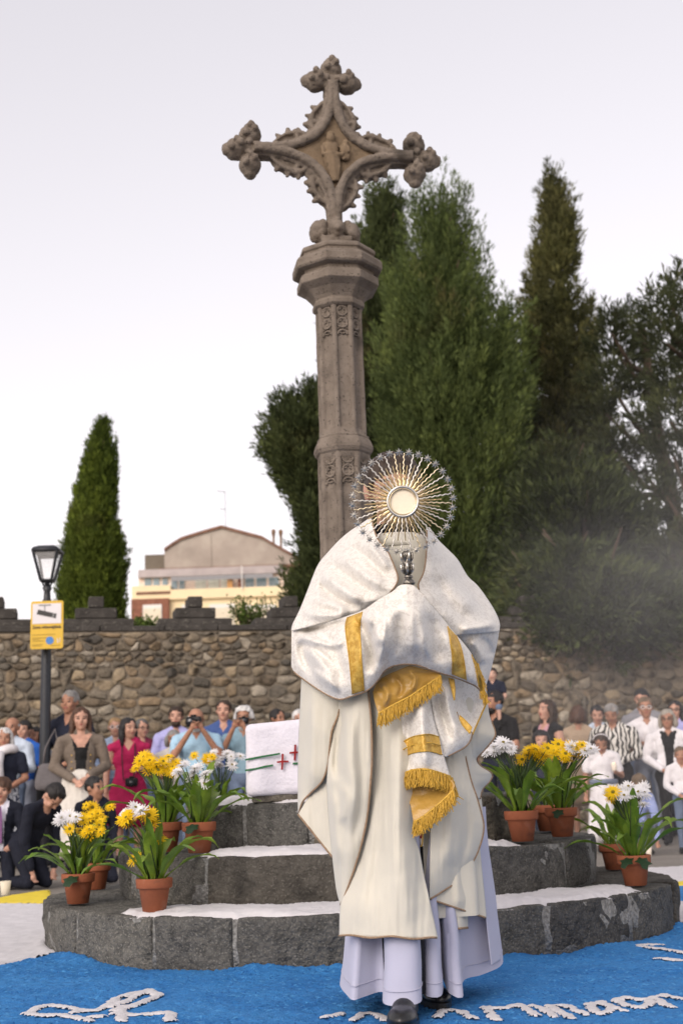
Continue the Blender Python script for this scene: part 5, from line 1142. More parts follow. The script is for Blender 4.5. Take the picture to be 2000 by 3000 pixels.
person('child in a blue shirt crouching behind the far right daisy pot', 1876, 2271, 12.0, yaw=12, hair='short', hc='dirty', top='blueshirt', bottom='slate', sleeve='long', pose='ground', stance='crouch', lean=22, hp=20, H=1.10, child=True, skin='tan', group='children among the right-hand crowd')
candle(gnd(1900, 2510, 0), 'lit candle in a cup on the ground beside the crouching child', .09)
b = gnd(16, 2622, 0); m1 = MB(); m1.lathe([(.028, 0), (.030, .002), (.042, .10), (.0405, .1), (.03, .01)], 20); o = m1.build('paper_cup', PAPER, None, True, loc=tuple(b)); tag(o, 'cream paper cup on the ground before the boy with the tie', 'cup')
# ------------------------------------------------------------------ cloth-covered altar in front of the column
FOLD = 1.9
def panel(name, left, right, yl, yr, m, parent, bulge=0.0, folds=(), n=(60, 40), th=.0026, prof=2.0, noise=.0, org=(0, 0, 0), seed=0, off=0.0, crumple=0.0, fm=1.0, flute=0.0):
    """draped sheet between two photo outlines, each with its own distance; folds=(polyline px, height m, width px)"""
    A = crom(np.array(left, float), n[0]); Bp = crom(np.array(right, float), n[0]); t = np.linspace(0, 1, n[1])
    PX = A[:, None]*(1-t)[None, :, None]+Bp[:, None]*t[None, :, None]
    rowt = np.linspace(0, 1, n[0])
    if callable(yl): Yd = np.array([[yl(*p) for p in r_] for r_ in PX])+off
    else:
        L_ = np.interp(rowt, np.linspace(0, 1, len(np.atleast_1d(yl))), np.atleast_1d(yl)); R_ = np.interp(rowt, np.linspace(0, 1, len(np.atleast_1d(yr))), np.atleast_1d(yr))
        bl = np.interp(rowt, np.linspace(0, 1, len(np.atleast_1d(bulge))), np.atleast_1d(bulge))
        Yd = L_[:, None]*(1-t)+R_[:, None]*t-bl[:, None]*(1-np.abs(2*t-1)**prof)[None, :]
    fl = PX.reshape(-1, 2); dy = np.zeros(len(fl))
    for f in folds:
        pl = np.array(f[0], float); q = crom(pl, 24); d = np.full(len(fl), 1e9); tt = np.zeros(len(fl))
        for i in range(len(q)-1):
            dd_ = q[i+1]-q[i]; ts_ = np.clip(((fl-q[i])@dd_)/(dd_@dd_+1e-9), 0, 1); di = np.linalg.norm(fl-(q[i]+ts_[:, None]*dd_), axis=1); k = di < d; d[k] = di[k]; tt[k] = ((i+ts_)/(len(q)-1))[k]
        dy -= FOLD*fm*f[1]*np.exp(-(d/f[2])**2)*(lambda e_: e_*e_*(3-2*e_))(np.clip(np.minimum(tt/.25, (1-tt)/.25), 0, 1))
    if crumple: dy += crumple*fbm(np.c_[fl/90.0, fl[:, :1]*0], 1.0, seed+3, 3)
    if flute: dy += flute*(vnoise(np.c_[fl[:, 0]/17, fl[:, 1]/240, fl[:, 0]*0], 1.0, seed+11)+.6*vnoise(np.c_[fl[:, 0]/8, fl[:, 1]/110, fl[:, 0]*0], 1.0, seed+12))
    Yd = Yd+dy.reshape(Yd.shape)
    D = fwd[None]+cr[None]*((fl[:, 0]-1000)/FPX)[:, None]+cu[None]*((1500-fl[:, 1])/FPX)[:, None]
    V = CP+D*(Yd.ravel()/D[:, 1])[:, None]
    F = grid_faces(*n)[:, ::-1]; N = vnormals(V, F)
    if (N[:, 1].mean()) > 0: F = F[:, ::-1]; N = -N
    nv = len(V); G = V.reshape(n[0], n[1], 3)
    V2 = np.vstack([V, V-N*th]); idx = np.arange(nv).reshape(n)
    bd = np.concatenate([idx[0, :], idx[1:, -1], idx[-1, -2::-1], idx[-2:0:-1, 0]]); b2 = np.roll(bd, -1)
    Fs = np.stack([bd, b2, b2+nv, bd+nv], -1); Fa = np.vstack([F, F[:, ::-1]+nv, Fs])
    o = obj(name, mesh(V2-np.array(org), Fa, name, True), m, parent)
    grid_px = fl; grid_y = Yd.ravel()
    def depth(px, py):
        d = (grid_px[:, 0]-px)**2+(grid_px[:, 1]-py)**2; k = np.argpartition(d, 4)[:4]; w_ = 1/(d[k]+1e-3); return float((grid_y[k]*w_).sum()/w_.sum())
    return o, G, depth
def trim(P, r, m, parent, name='trim', org=(0, 0, 0), n=None):
    P = np.asarray(P); P = crom(P, n or max(30, len(P))); V, F = tube(P-np.array(org), r, 6); return obj(name, mesh(V, F, name, True), m, parent)
M['linen'] = mat('white_linen', (.64, .62, .68), .9, .05, 14, bump=.3, bscale=60, sheen=.2)
M['emb_green'] = mat('green_stitching', (.03, .13, .05), .8, .2, 60); M['emb_red'] = mat('red_stitching', (.25, .012, .012), .8, .2, 60)
AY = 5.98
ax0 = at(718, 2200, AY)[0]; ax1 = 2*CX-ax0+.02; az0 = H3+.028; az1 = at(722, 2121, AY)[2]
altar = empty('altar', ((ax0+ax1)/2, AY+.2, H3)); tag(altar, 'low altar under a white linen cloth embroidered with red crosses', 'altar')
V, F = rbox(ax1-ax0-.05, .36, az1-H3-.02, .01, (4, 4, 4)); V[:, 2] += (az1-H3-.02)/2; obj('altar_block', mesh(V, F, 'altar_block', True), M['basalt2'], altar)
V, F = rbox(ax1-ax0, .40, az1-az0, .028, (54, 18, 22)); V[:, 2] += (az1+az0)/2-H3
tp = np.clip((V[:, 2]-(az0-H3))/(az1-az0), 0, 1); V[:, 2] += tp*.028*(1-np.abs(V[:, 0])/((ax1-ax0)/2)); fl_ = (1-tp)
V[:, 1] += np.where(V[:, 1] < -.15, fl_*.014*np.sin(V[:, 0]*31+2*V[:, 2])-fl_*.014, 0); V += (fbm(V, 7, 4, 4)*.0060)[:, None]*np.array([.6, 1, .8]); V[:, 2] += np.where(tp < .1, .006*vnoise(V, 8, 2), 0)
cl_ = obj('altar_cloth', mesh(V, F, 'altar_cloth', True), M['linen'], altar)
def stitch(pts, w_, m, name):
    P = [at(px, py, AY-.026)-np.array(altar.location) for px, py in pts]; P = crom(np.array(P), 14); V = []
    for p in P: V += [p+np.array([0, 0, w_/2]), p-np.array([0, 0, w_/2])]
    Vf = np.array(V); me = mesh(np.vstack([Vf, Vf+np.array([0, .006, 0])]), np.vstack([grid_faces(14, 2), grid_faces(14, 2)[:, ::-1]+28]), name); return obj(name, me, m, cl_)
def stitchv(px, y0, y1, wpx, m, name):
    a, b, c, d = [at(x, y, AY-.027)-np.array(altar.location) for x, y in ((px-wpx, y0), (px+wpx, y0+1), (px+wpx-2, y1), (px-wpx-2, y1))]; V = np.array([a, b, c, d]); obj(name, mesh(np.vstack([V, V+np.array([0, .006, 0])]), [(0, 1, 2, 3), (7, 6, 5, 4), (0, 4, 5, 1), (1, 5, 6, 2), (2, 6, 7, 3), (3, 7, 4, 0)], name), m, cl_)
stitch([(719, 2226), (760, 2218), (790, 2213), (820, 2208)], .0085, M['emb_green'], 'green_line'); stitch([(718, 2257), (750, 2252), (775, 2246), (800, 2242)], .0085, M['emb_green'], 'green_line'); stitch([(857, 2237), (875, 2236), (960, 2230)], .0085, M['emb_green'], 'green_line')
for (cx_, cy_) in ((828, 2231), (865, 2204)): stitchv(cx_, cy_-23, cy_+24, 2.8, M['emb_red'], 'red_cross_post'); stitch([(cx_-17, cy_+2), (cx_, cy_), (cx_+17, cy_)], .008, M['emb_red'], 'red_cross_bar')

# ------------------------------------------------------------------ priest
M['wool'] = mat('cream_wool', (.555, .530, .455), .9, .04, 5, bump=.35, bscale=420, sheen=.3)
M['alb'] = mat('white_alb', (.41, .415, .525), .9, .03, 5, bump=.1, bscale=200, sheen=.2)
M['braid'] = mat('tan_braid', (.27, .185, .12), .8, .3, 120, bump=.5, bscale=220)
def damask():
    m = bpy.data.materials.new('damask_silk'); m.use_nodes = True; t = m.node_tree; L = t.links; b = t.nodes['Principled BSDF']
    tc = t.nodes.new('ShaderNodeTexCoord'); mp = t.nodes.new('ShaderNodeMapping'); mp.inputs['Scale'].default_value = (1, .6, 1); L.new(tc.outputs['Object'], mp.inputs[0])
    n0 = t.nodes.new('ShaderNodeTexNoise'); n0.inputs['Scale'].default_value = 26; n0.inputs['Detail'].default_value = 1; L.new(mp.outputs[0], n0.inputs['Vector'])
    ad = t.nodes.new('ShaderNodeMix'); ad.data_type = 'VECTOR'; ad.inputs[0].default_value = .10; L.new(mp.outputs[0], ad.inputs[4]); L.new(n0.outputs[1], ad.inputs[5])
    v = t.nodes.new('ShaderNodeTexVoronoi'); v.inputs['Scale'].default_value = 16; v.feature = 'SMOOTH_F1'; L.new(ad.outputs[1], v.inputs['Vector'])
    wv = t.nodes.new('ShaderNodeMath'); wv.operation = 'SINE'; ml = t.nodes.new('ShaderNodeMath'); ml.operation = 'MULTIPLY'; ml.inputs[1].default_value = 34; L.new(v.outputs['Distance'], ml.inputs[0]); L.new(ml.outputs[0], wv.inputs[0])
    n1 = t.nodes.new('ShaderNodeTexNoise'); n1.inputs['Scale'].default_value = 95; n1.inputs['Detail'].default_value = 3; n1.inputs['Distortion'].default_value = 1.2; L.new(mp.outputs[0], n1.inputs['Vector'])
    ms = t.nodes.new('ShaderNodeMath'); ms.operation = 'MULTIPLY_ADD'; ms.inputs[1].default_value = .07; L.new(wv.outputs[0], ms.inputs[0]); L.new(n1.outputs[0], ms.inputs[2])
    rp = t.nodes.new('ShaderNodeValToRGB'); rp.color_ramp.elements[0].position = .50; rp.color_ramp.elements[1].position = .57; L.new(ms.outputs[0], rp.inputs[0])
    cm = t.nodes.new('ShaderNodeMix'); cm.data_type = 'RGBA'; cm.inputs[6].default_value = (.70, .675, .63, 1); cm.inputs[7].default_value = (.585, .555, .51, 1); L.new(rp.outputs[0], cm.inputs[0]); L.new(cm.outputs[2], b.inputs['Base Color'])
    rm = t.nodes.new('ShaderNodeMapRange'); rm.inputs[3].default_value = .58; rm.inputs[4].default_value = .42; L.new(rp.outputs[0], rm.inputs[0]); L.new(rm.outputs[0], b.inputs['Roughness']); b.inputs['Sheen Weight'].default_value = .25; b.inputs['Specular IOR Level'].default_value = .5
    bp = t.nodes.new('ShaderNodeBump'); bp.inputs['Strength'].default_value = .12; bp.inputs['Distance'].default_value = .002; L.new(rp.outputs[0], bp.inputs['Height']); L.new(bp.outputs[0], b.inputs['Normal'])
    return m
M['damask'] = damask()
M['gold_band'] = mat('gold_brocade', (.48, .27, .035), .45, col2=(.66, .43, .09), scale=55, ramp=(.4, .6), bump=.8, bscale=110, metal=.25, spec=.5)
M['gold_silk'] = mat('gold_silk', (.42, .24, .04), .38, .12, 8, bump=.35, bscale=22, spec=.6, sheen=.3)
M['gold_thread'] = mat('gold_thread', (.50, .30, .035), .45, .25, 90, metal=.2, spec=.5)
M['shoe'] = mat('black_leather', (.010, .010, .011), .32, .3, 20, spec=.5); M['trouser'] = mat('black_trouser', (.008, .008, .010), .9, .2, 20)
PO = np.array([at(1200, 2900, 4.3)[0], 4.3, 0.0])
pr_ = empty('person', tuple(PO)); tag(pr_, 'priest in a cream chasuble and white damask veil holding up the monstrance', 'person')
kw = dict(org=PO)
# chasuble body: one closed draped bell
rows_ = [(1545, 1112, 1245, .09), (1575, 1095, 1262, .12), (1640, 1045, 1300, .15), (1750, 985, 1345, .18), (1900, 930, 1390, .20), (2050, 900, 1405, .21), (2200, 900, 1395, .20), (2350, 925, 1385, .19), (2480, 985, 1390, .18), (2600, 1010, 1400, .17), (2680, 1015, 1402, .165)]
nr, nc = 70, 96; py_ = np.linspace(1596, 2680, nr); ra = np.array(rows_)
lx_ = np.interp(py_, ra[:, 0], ra[:, 1]); rx_ = np.interp(py_, ra[:, 0], ra[:, 2]); dp_ = np.interp(py_, ra[:, 0], ra[:, 3]); V = []
for i in range(nr):
    a0 = at(lx_[i], py_[i], 4.36); a1 = at(rx_[i], py_[i], 4.36); c = (a0+a1)/2; hw = (a1[0]-a0[0])/2; low = max(0, (py_[i]-2000)/680)
    for k in range(nc):
        th = 2*math.pi*k/nc; pl = 1+low*.07*math.sin(7*th+1.0)+low*.03*math.sin(13*th); V.append((c[0]+hw*math.sin(th)*pl, 4.36-dp_[i]*math.cos(th)*pl, c[2]))
V = np.array(V); F = grid_faces(nr, nc, True)[:, ::-1]
chas = obj('chasuble', mesh(V-PO, F, 'chasuble', True), M['wool'], pr_)
BR = M['braid']
def cpan(*a, **k): k.setdefault('crumple', .0035); k.setdefault('flute', .0034); return panel(*a, M['wool'], chas, org=PO, **k)
o, G, _ = cpan('side_drape', [(884, 1960), (878, 2080), (873, 2200), (872, 2330), (873, 2383)], [(1003, 2040), (989, 2098), (972, 2141), (965, 2193), (960, 2241), (943, 2289), (910, 2323), (886, 2350), (875, 2385)], 4.34, [4.20, 4.19, 4.22, 4.3], bulge=[.05, .05, .04, .0], folds=[([(925, 2010), (915, 2150), (905, 2330)], .010, 18)])
trim(G[:, -1], .0034, BR, o, org=PO)
o, G, _ = cpan('side_drape', [(972, 2120), (955, 2230), (905, 2330), (873, 2386)], [(1010, 2120), (1000, 2250), (990, 2400), (974, 2512)], 4.27, 4.21, bulge=[.0, .01, .01, .0]); trim(np.array([G[-1, i] for i in range(0, G.shape[1], 3)]), .0034, BR, o, org=PO)
o, G, _ = cpan('front_fold', [(1008, 2035), (974, 2141), (958, 2267), (959, 2347), (967, 2450), (973, 2512), (984, 2602), (995, 2648)], [(1077, 2015), (1087, 2117), (1089, 2217), (1087, 2267), (1078, 2370), (1064, 2450), (1042, 2530), (1015, 2610), (997, 2652)], 4.20, [4.10, 4.09, 4.10, 4.13, 4.16], bulge=[.035, .045, .05, .04, 0], n=(90, 40),
     folds=[([(1000, 2070), (992, 2160), (985, 2250), (1003, 2290)], -.024, 13), ([(1030, 2060), (1020, 2200), (1035, 2320), (1020, 2450)], .014, 20), ([(1005, 2290), (1012, 2340), (1000, 2420)], .010, 12), ([(975, 2300), (985, 2420), (992, 2540)], .012, 12), ([(1055, 2120), (1060, 2300), (1030, 2500)], -.006, 12)]); trim(G[:, -1], .0036, BR, o, org=PO)
o, G, dC = cpan('front_panel', [(1050, 1990), (1087, 2117), (1087, 2217), (1074, 2370), (1060, 2450), (1038, 2530), (1012, 2610), (996, 2655), (993, 2742)], [(1245, 1990), (1240, 2150), (1222, 2300), (1210, 2423), (1229, 2495), (1243, 2570), (1256, 2628), (1270, 2691), (1283, 2750)], [4.14, 4.15, 4.17, 4.14], [4.15, 4.13, 4.09, 4.06], bulge=[.03, .05, .07, .085], n=(110, 60), prof=1.8,
     folds=[([(1130, 2100), (1120, 2300), (1100, 2500), (1060, 2700)], -.012, 26), ([(1160, 2100), (1165, 2300), (1170, 2500), (1190, 2740)], .016, 34), ([(1205, 2330), (1225, 2480), (1250, 2640)], -.006, 14), ([(1110, 2250), (1085, 2500), (1040, 2740)], .009, 18)])
trim(np.array([G[-1, i]+np.array([0, 0, .003*math.sin(i*.25)]) for i in range(0, G.shape[1], 2)]), .0036, BR, o, org=PO)
o, G, _ = cpan('right_fold', [(1300, 2180), (1270, 2350), (1262, 2423), (1260, 2512), (1258, 2602), (1258, 2632)], [(1352, 2170), (1377, 2280), (1395, 2334), (1410, 2387), (1416, 2423), (1408, 2468), (1386, 2521), (1341, 2579), (1296, 2611), (1260, 2634)], [4.22, 4.17, 4.14, 4.13, 4.15], [4.24, 4.25, 4.27, 4.27, 4.15], bulge=[.02, .035, .03, .0], n=(90, 40), folds=[([(1310, 2250), (1320, 2400), (1300, 2580)], .008, 18), ([(1355, 2300), (1370, 2430), (1340, 2560)], -.008, 14)]); trim(G[:, -1], .0036, BR, o, org=PO)
o, G, _ = cpan('right_fold', [(1268, 2400), (1262, 2520), (1258, 2634)], [(1398, 2400), (1410, 2535), (1417, 2602), (1425, 2690)], [4.22, 4.22, 4.17], [4.34, 4.34, 4.33], bulge=[.02, .03, .02], folds=[([(1330, 2500), (1340, 2600), (1350, 2680)], .012, 22)]); trim(np.array([G[-1, i] for i in range(0, G.shape[1], 2)]), .0034, BR, o, org=PO)
o, G, _ = cpan('right_fold', [(1312, 2590), (1311, 2660), (1313, 2724)], [(1372, 2590), (1371, 2660), (1370, 2718)], 4.27, 4.30, bulge=.05); trim(np.array([G[-1, i] for i in range(0, G.shape[1], 2)]), .004, BR, o, org=PO)
o, G, _ = cpan('right_fold', [(1262, 2600), (1270, 2660), (1277, 2706)], [(1330, 2600), (1325, 2660), (1325, 2706)], 4.30, 4.34, bulge=.01); trim(np.array([G[-1, i] for i in range(0, G.shape[1], 2)]), .004, BR, o, org=PO)
o, G, _ = cpan('back_edge', [(1375, 2010), (1378, 2120), (1372, 2200), (1372, 2260), (1380, 2335)], [(1424, 2010), (1432, 2090), (1449, 2143), (1444, 2165), (1417, 2198), (1396, 2222), (1405, 2243), (1439, 2266), (1434, 2288), (1412, 2313), (1405, 2340)], 4.26, [4.36, 4.40, 4.34, 4.33, 4.42, 4.38], bulge=.01, n=(110, 30)); trim(G[30:, -1], .0034, BR, o, org=PO, n=90)
o, G, _ = cpan('back_edge', [(1380, 2300), (1385, 2400), (1395, 2500)], [(1408, 2320), (1414, 2400), (1412, 2500)], 4.33, 4.40)
# stole end and neck opening
sp_ = [at(x, y, 4.16)-PO for x, y in ((1220, 2425), (1241, 2428), (1240, 2478), (1229, 2482))]; V = np.array(sp_); obj('stole_end', mesh(np.vstack([V, V+np.array([0, .004, 0])]), [(0, 1, 2, 3), (7, 6, 5, 4), (0, 4, 5, 1), (1, 5, 6, 2), (2, 6, 7, 3), (3, 7, 4, 0)], 'stole_end'), M['damask'], pr_)
trim([at(x, y, 4.155) for x, y in ((1224, 2430), (1237, 2432), (1236, 2474), (1229, 2479))], .0022, M['gold_thread'], pr_, 'stole_border', PO); trim([at(x, y, 4.155) for x, y in ((1228, 2440), (1232, 2456), (1235, 2440))], .0018, M['emb_red'], pr_, 'stole_stitching', PO)
# alb: pleated skirt, closed all round
hem = [(1003, 2760, 2902, 4.22), (1030, 2760, 2930, 4.10), (1060, 2760, 2922, 4.12), (1117, 2750, 2906, 4.16), (1124, 2750, 2942, 4.03), (1180, 2755, 2948, 4.00), (1232, 2750, 2934, 4.03), (1237, 2740, 2890, 4.18), (1250, 2740, 2918, 4.12), (1292, 2730, 2917, 4.13), (1298, 2720, 2865, 4.30), (1318, 2720, 2912, 4.20), (1352, 2710, 2922, 4.19), (1358, 2700, 2872, 4.32), (1410, 2600, 2856, 4.40), (1461, 2560, 2834, 4.45), (1473, 2500, 2812, 4.50), (1440, 2500, 2800, 4.60), (1300, 2500, 2800, 4.70), (1150, 2500, 2810, 4.68), (1040, 2550, 2830, 4.55), (1000, 2650, 2870, 4.38)]
hp_ = np.array([at(x, y, Y_) for x, _, y, Y_ in hem]); tp_ = []
cxm = (at(1210, 2420, 4.36))
for (x, _, y, Y_) in hem:
    q = at(x, y, Y_); d = q-np.array([cxm[0], 4.36, q[2]]); tp_.append(np.array([cxm[0]+d[0]*.80+.02, 4.36+d[1]*.62, .62]))
hp2 = crom(hp_, 150, True); tp2 = crom(np.array(tp_), 150, True); V = []; NR = 40
for i in range(NR):
    t = i/(NR-1); e = t**.9; P = tp2*(1-e)+hp2*e; V.append(P)
V = np.concatenate(V); V[:, :2] += (fbm(V, 6, 3, 2)*.005)[:, None]; F = grid_faces(NR, 150, True); nv = len(V); N = vnormals(V, F)
alb = obj('alb', mesh(np.vstack([V, V+N*np.where((N*(V-np.array([cxm[0], 4.36, .3]))).sum(1, keepdims=True) > 0, -.004, .004)])-PO, np.vstack([F, F[:, ::-1]+nv]), 'alb', True), M['alb'], pr_)
hl_ = hp2*.93+tp2*.07; hl_ = hl_+np.array([0, -.002, 0]); trim(np.vstack([hl_, hl_[:1]]), .0013, M['alb'], alb, 'hem_seam', PO, 300)
o, G, _ = panel('alb_side', [(1400, 2420), (1412, 2560), (1425, 2700), (1440, 2830)], [(1420, 2420), (1440, 2560), (1458, 2690), (1473, 2808)], 4.36, [4.42, 4.46, 4.48, 4.50], M['alb'], pr_, bulge=.01, org=PO)
# legs and shoes
def shoe(px, py, toe_in, rz, up_to):
    g0 = gnd(px, py, 0); V_, F_ = [], []
    def ap(VF): 
        o_ = len(V_); V_.extend([tuple(v) for v in VF[0]]); F_.extend([tuple(int(i)+o_ for i in f) for f in VF[1]])
    ap(sphere((0, -.10, .028), (.046, .085, .032), 16, 10)); ap(sphere((0, .0, .038), (.043, .10, .042), 16, 10)); ap(sphere((0, .10, .05), (.038, .05, .055), 14, 8)); ap(tube([(0, .07, .05), (0, .075, .12)], [.042, .044], 14))
    V, F = remesh(V_, F_, .006, 3, .5); V[:, 2] = np.maximum(V[:, 2], .012); Rm = rot3(0, 0, R(rz)); o = obj('shoe', mesh(V@Rm.T+g0-PO+np.array([0, 0, .012]), F, 'shoe', True), M['shoe'], pr_)
    m1 = MB(); out = [(.050*math.cos(a)*(1 if math.sin(a) < 0 else .85), -.045+.145*math.sin(a)) for a in np.linspace(0, 6.283, 24, endpoint=False)]; Vs = []
    for z_ in (.014, .032): Vs += [tuple(Rm@np.array([x, y, z_])+g0-PO) for x, y in out]
    m1.add(Vs, [tuple(range(24)), tuple(range(47, 23, -1))]+[(i, i+24, (i+1) % 24+24, (i+1) % 24) for i in range(24)]); m1.build('shoe_sole', M['shoe'], o)
    m1 = MB(); Vt = [Rm@np.array(p)+g0-PO for p in ((0, .07, .08), (0, .07, .25), (.0, .15, .55))]; m1.tube(Vt, [.062, .065, .075], 16); m1.build('trouser_leg', M['trouser'], pr_, True)
shoe(1186, 3004, 0, -6, .3); shoe(1262, 2944, 0, 8, .3)
# humeral veil
DM = M['damask']; veil = empty('humeral_veil', (0, 0, 0)); veil.parent = pr_
o, GL, _ = panel('left_shoulder', [(1082, 1516), (1068, 1527), (1010, 1567), (958, 1620), (929, 1658), (900, 1730), (877, 1787), (856, 1830), (853, 1848)], [(1088, 1520), (1098, 1560), (1110, 1585), (1135, 1615), (1156, 1663), (1165, 1700), (1140, 1738), (1100, 1765), (1066, 1795)], [4.28, 4.34, 4.40, 4.42, 4.40, 4.34, 4.28], [4.24, 4.16, 4.10, 4.06, 4.03, 4.06, 4.12], DM, veil, fm=1.45, flute=.0022, bulge=[.01, .04, .07, .08, .06, .03], n=(80, 60), prof=2.2, org=PO,
    folds=[([(915, 1700), (960, 1735), (1010, 1765), (1060, 1782)], -.016, 9), ([(935, 1670), (1000, 1725), (1070, 1765)], .018, 15), ([(960, 1645), (1030, 1700), (1110, 1745)], -.012, 11), ([(985, 1615), (1060, 1680), (1140, 1725)], .014, 14), ([(1020, 1590), (1090, 1650), (1150, 1705)], -.009, 10), ([(880, 1790), (950, 1800), (1030, 1795)], .016, 16), ([(1060, 1580), (1110, 1630), (1140, 1680)], .010, 12), ([(900, 1745), (950, 1768), (1020, 1785)], .010, 8), ([(885, 1772), (930, 1785), (1000, 1797)], -.010, 7), ([(925, 1690), (935, 1730), (960, 1760)], .008, 8)], crumple=.004)
trim(np.vstack([GL[2:58:3, -1]]), .0026, BR, o, org=PO)
o, G2, _ = panel('right_shoulder', [(1250, 1545), (1249, 1600), (1246, 1643), (1239, 1680), (1224, 1716), (1240, 1745), (1293, 1806), (1336, 1862)], [(1258, 1545), (1283, 1581), (1307, 1605), (1340, 1639), (1369, 1687), (1398, 1715), (1427, 1754), (1450, 1792), (1463, 1825), (1462, 1850)], [4.20, 4.12, 4.06, 4.02, 4.04, 4.10], [4.34, 4.42, 4.44, 4.42, 4.36, 4.30], DM, veil, fm=1.45, flute=.0022, bulge=[.02, .06, .08, .08, .06, .04], n=(80, 60), org=PO,
    folds=[([(1290, 1640), (1330, 1720), (1400, 1790)], .012, 24), ([(1275, 1690), (1320, 1770), (1390, 1830)], -.010, 18), ([(1340, 1680), (1390, 1750), (1440, 1810)], -.008, 16), ([(1340, 1845), (1400, 1838), (1455, 1828)], .014, 12)], crumple=.004)
trim(G2[2:44:3, 0], .0026, BR, o, org=PO)
o, GM, dM = panel('hand_cover', [(854, 1842), (950, 1824), (1030, 1800), (1068, 1784), (1110, 1755), (1150, 1732), (1168, 1716), (1185, 1712), (1212, 1716), (1240, 1745), (1293, 1806), (1331, 1854), (1360, 1887), (1381, 1916), (1398, 1950), (1410, 1988), (1421, 2056)],
    [(853, 1952), (867, 1973), (920, 2012), (967, 2040), (998, 2049), (1034, 2038), (1065, 2028), (1087, 2014), (1106, 1993), (1125, 1966), (1154, 1950), (1197, 1945), (1230, 1951), (1278, 1968), (1321, 1981), (1364, 1997), (1400, 2016), (1421, 2059)], [4.30, 4.24, 4.14, 4.07, 4.00, 3.95, 3.93, 3.94, 3.98, 4.04, 4.08, 4.12, 4.16, 4.2], [4.32, 4.28, 4.18, 4.12, 4.06, 4.03, 4.01, 4.00, 4.00, 4.02, 4.05, 4.09, 4.14, 4.2], DM, veil, fm=1.45, flute=.0022, bulge=[.01, .05, .06, .06, .06, .06, .05, .04, .03, .0], n=(150, 60), prof=2.4, org=PO, crumple=.005,
    folds=[([(1035, 1808), (1060, 1840), (1080, 1900), (1085, 1980)], -.022, 12), ([(1062, 1790), (1095, 1830), (1115, 1900)], .020, 16), ([(905, 1850), (915, 1900), (950, 1960), (990, 2020)], .014, 18), ([(880, 1870), (890, 1930), (930, 1990)], -.014, 12), ([(950, 1850), (985, 1920), (1010, 2010)], -.010, 14), ([(1150, 1760), (1140, 1840), (1120, 1930)], .012, 26), ([(1200, 1740), (1205, 1830), (1215, 1930)], .012, 30), ([(1170, 1780), (1165, 1860), (1160, 1930)], -.008, 16), ([(1250, 1790), (1275, 1870), (1285, 1950)], -.010, 18), ([(1300, 1840), (1325, 1900), (1330, 1970)], .008, 16), ([(870, 1850), (960, 1836), (1030, 1815)], -.014, 9), ([(870, 1858), (930, 1880), (985, 1890), (1010, 1860)], .012, 10), ([(868, 1880), (925, 1905), (990, 1960)], -.010, 9), ([(900, 1950), (950, 1990), (1000, 2030)], .012, 12), ([(1100, 1800), (1090, 1870), (1095, 1960)], -.012, 9), ([(1120, 1790), (1125, 1860), (1112, 1950)], .010, 10), ([(1225, 1760), (1240, 1850), (1250, 1940)], .010, 14)])
trim(GM[4:-2:3, -1], .0030, BR, o, org=PO)
o, G3, _ = panel('right_sleeve_fold', [(1336, 1858), (1362, 1887), (1383, 1916), (1400, 1950), (1412, 1988), (1419, 2030)], [(1462, 1844), (1456, 1883), (1443, 1940), (1433, 1978), (1424, 2007), (1421, 2045)], [4.13, 4.2, 4.24, 4.26], [4.34, 4.36, 4.36, 4.34], DM, veil, fm=1.45, flute=.0022, bulge=[.05, .05, .03, .0], org=PO, crumple=.004, folds=[([(1370, 1870), (1400, 1900), (1425, 1950)], .012, 14), ([(1400, 1865), (1430, 1890), (1440, 1930)], -.010, 10)])
o, G4, _ = panel('inner_fold', [(1328, 1985), (1331, 2050), (1345, 2112), (1380, 2150)], [(1419, 2020), (1423, 2057), (1408, 2095), (1383, 2152)], [4.14, 4.15, 4.16, 4.18], [4.26, 4.28, 4.28, 4.2], DM, veil, fm=1.45, flute=.0022, bulge=[-.03, -.04, -.02, 0], org=PO)
trim(G4[10:, -1], .003, M['gold_thread'], o, org=PO)
o, G5, d5 = panel('hanging_side', [(1250, 1992), (1256, 2030), (1266, 2098), (1283, 2155), (1297, 2208), (1305, 2216)], [(1328, 1990), (1331, 2050), (1345, 2112), (1372, 2140), (1382, 2152), (1364, 2186), (1308, 2217)], [4.12, 4.12, 4.11, 4.11], [4.13, 4.15, 4.18, 4.16, 4.12], DM, veil, fm=1.45, flute=.0022, bulge=[.02, .03, .03, .0], org=PO, crumple=.003, folds=[([(1275, 2020), (1295, 2100), (1320, 2180)], -.012, 12), ([(1305, 2010), (1320, 2090), (1345, 2150)], .010, 12)])
trim(np.array([G5[i, -1] for i in range(20, G5.shape[0], 2)]), .003, BR, o, org=PO)
o, G6, d6 = panel('hanging_end', [(1240, 1985), (1205, 2035), (1177, 2085), (1168, 2170), (1168, 2251), (1171, 2276)], [(1270, 1985), (1258, 2030), (1268, 2098), (1284, 2155), (1298, 2208), (1319, 2276)], 4.11, [4.11, 4.10, 4.09, 4.09], DM, veil, fm=1.45, flute=.0022, bulge=[.02, .035, .05, .055, .05], n=(80, 40), org=PO, crumple=.003, folds=[([(1200, 2060), (1195, 2160), (1192, 2270)], -.010, 12), ([(1235, 2040), (1240, 2150), (1250, 2270)], .010, 16)])
def on(dep): return lambda a, b: dep(a, b)-.005
GB_ = M['gold_band']; 
def band_(name, L_, R_, dep, n=(40, 10)): o, G, _ = panel(name, L_, R_, on(dep), None, GB_, veil, n=n, org=PO, th=.003); [trim(G[:, k], .0016, M['gold_thread'], o, 'cord', PO) for k in (0, -1)]; return o
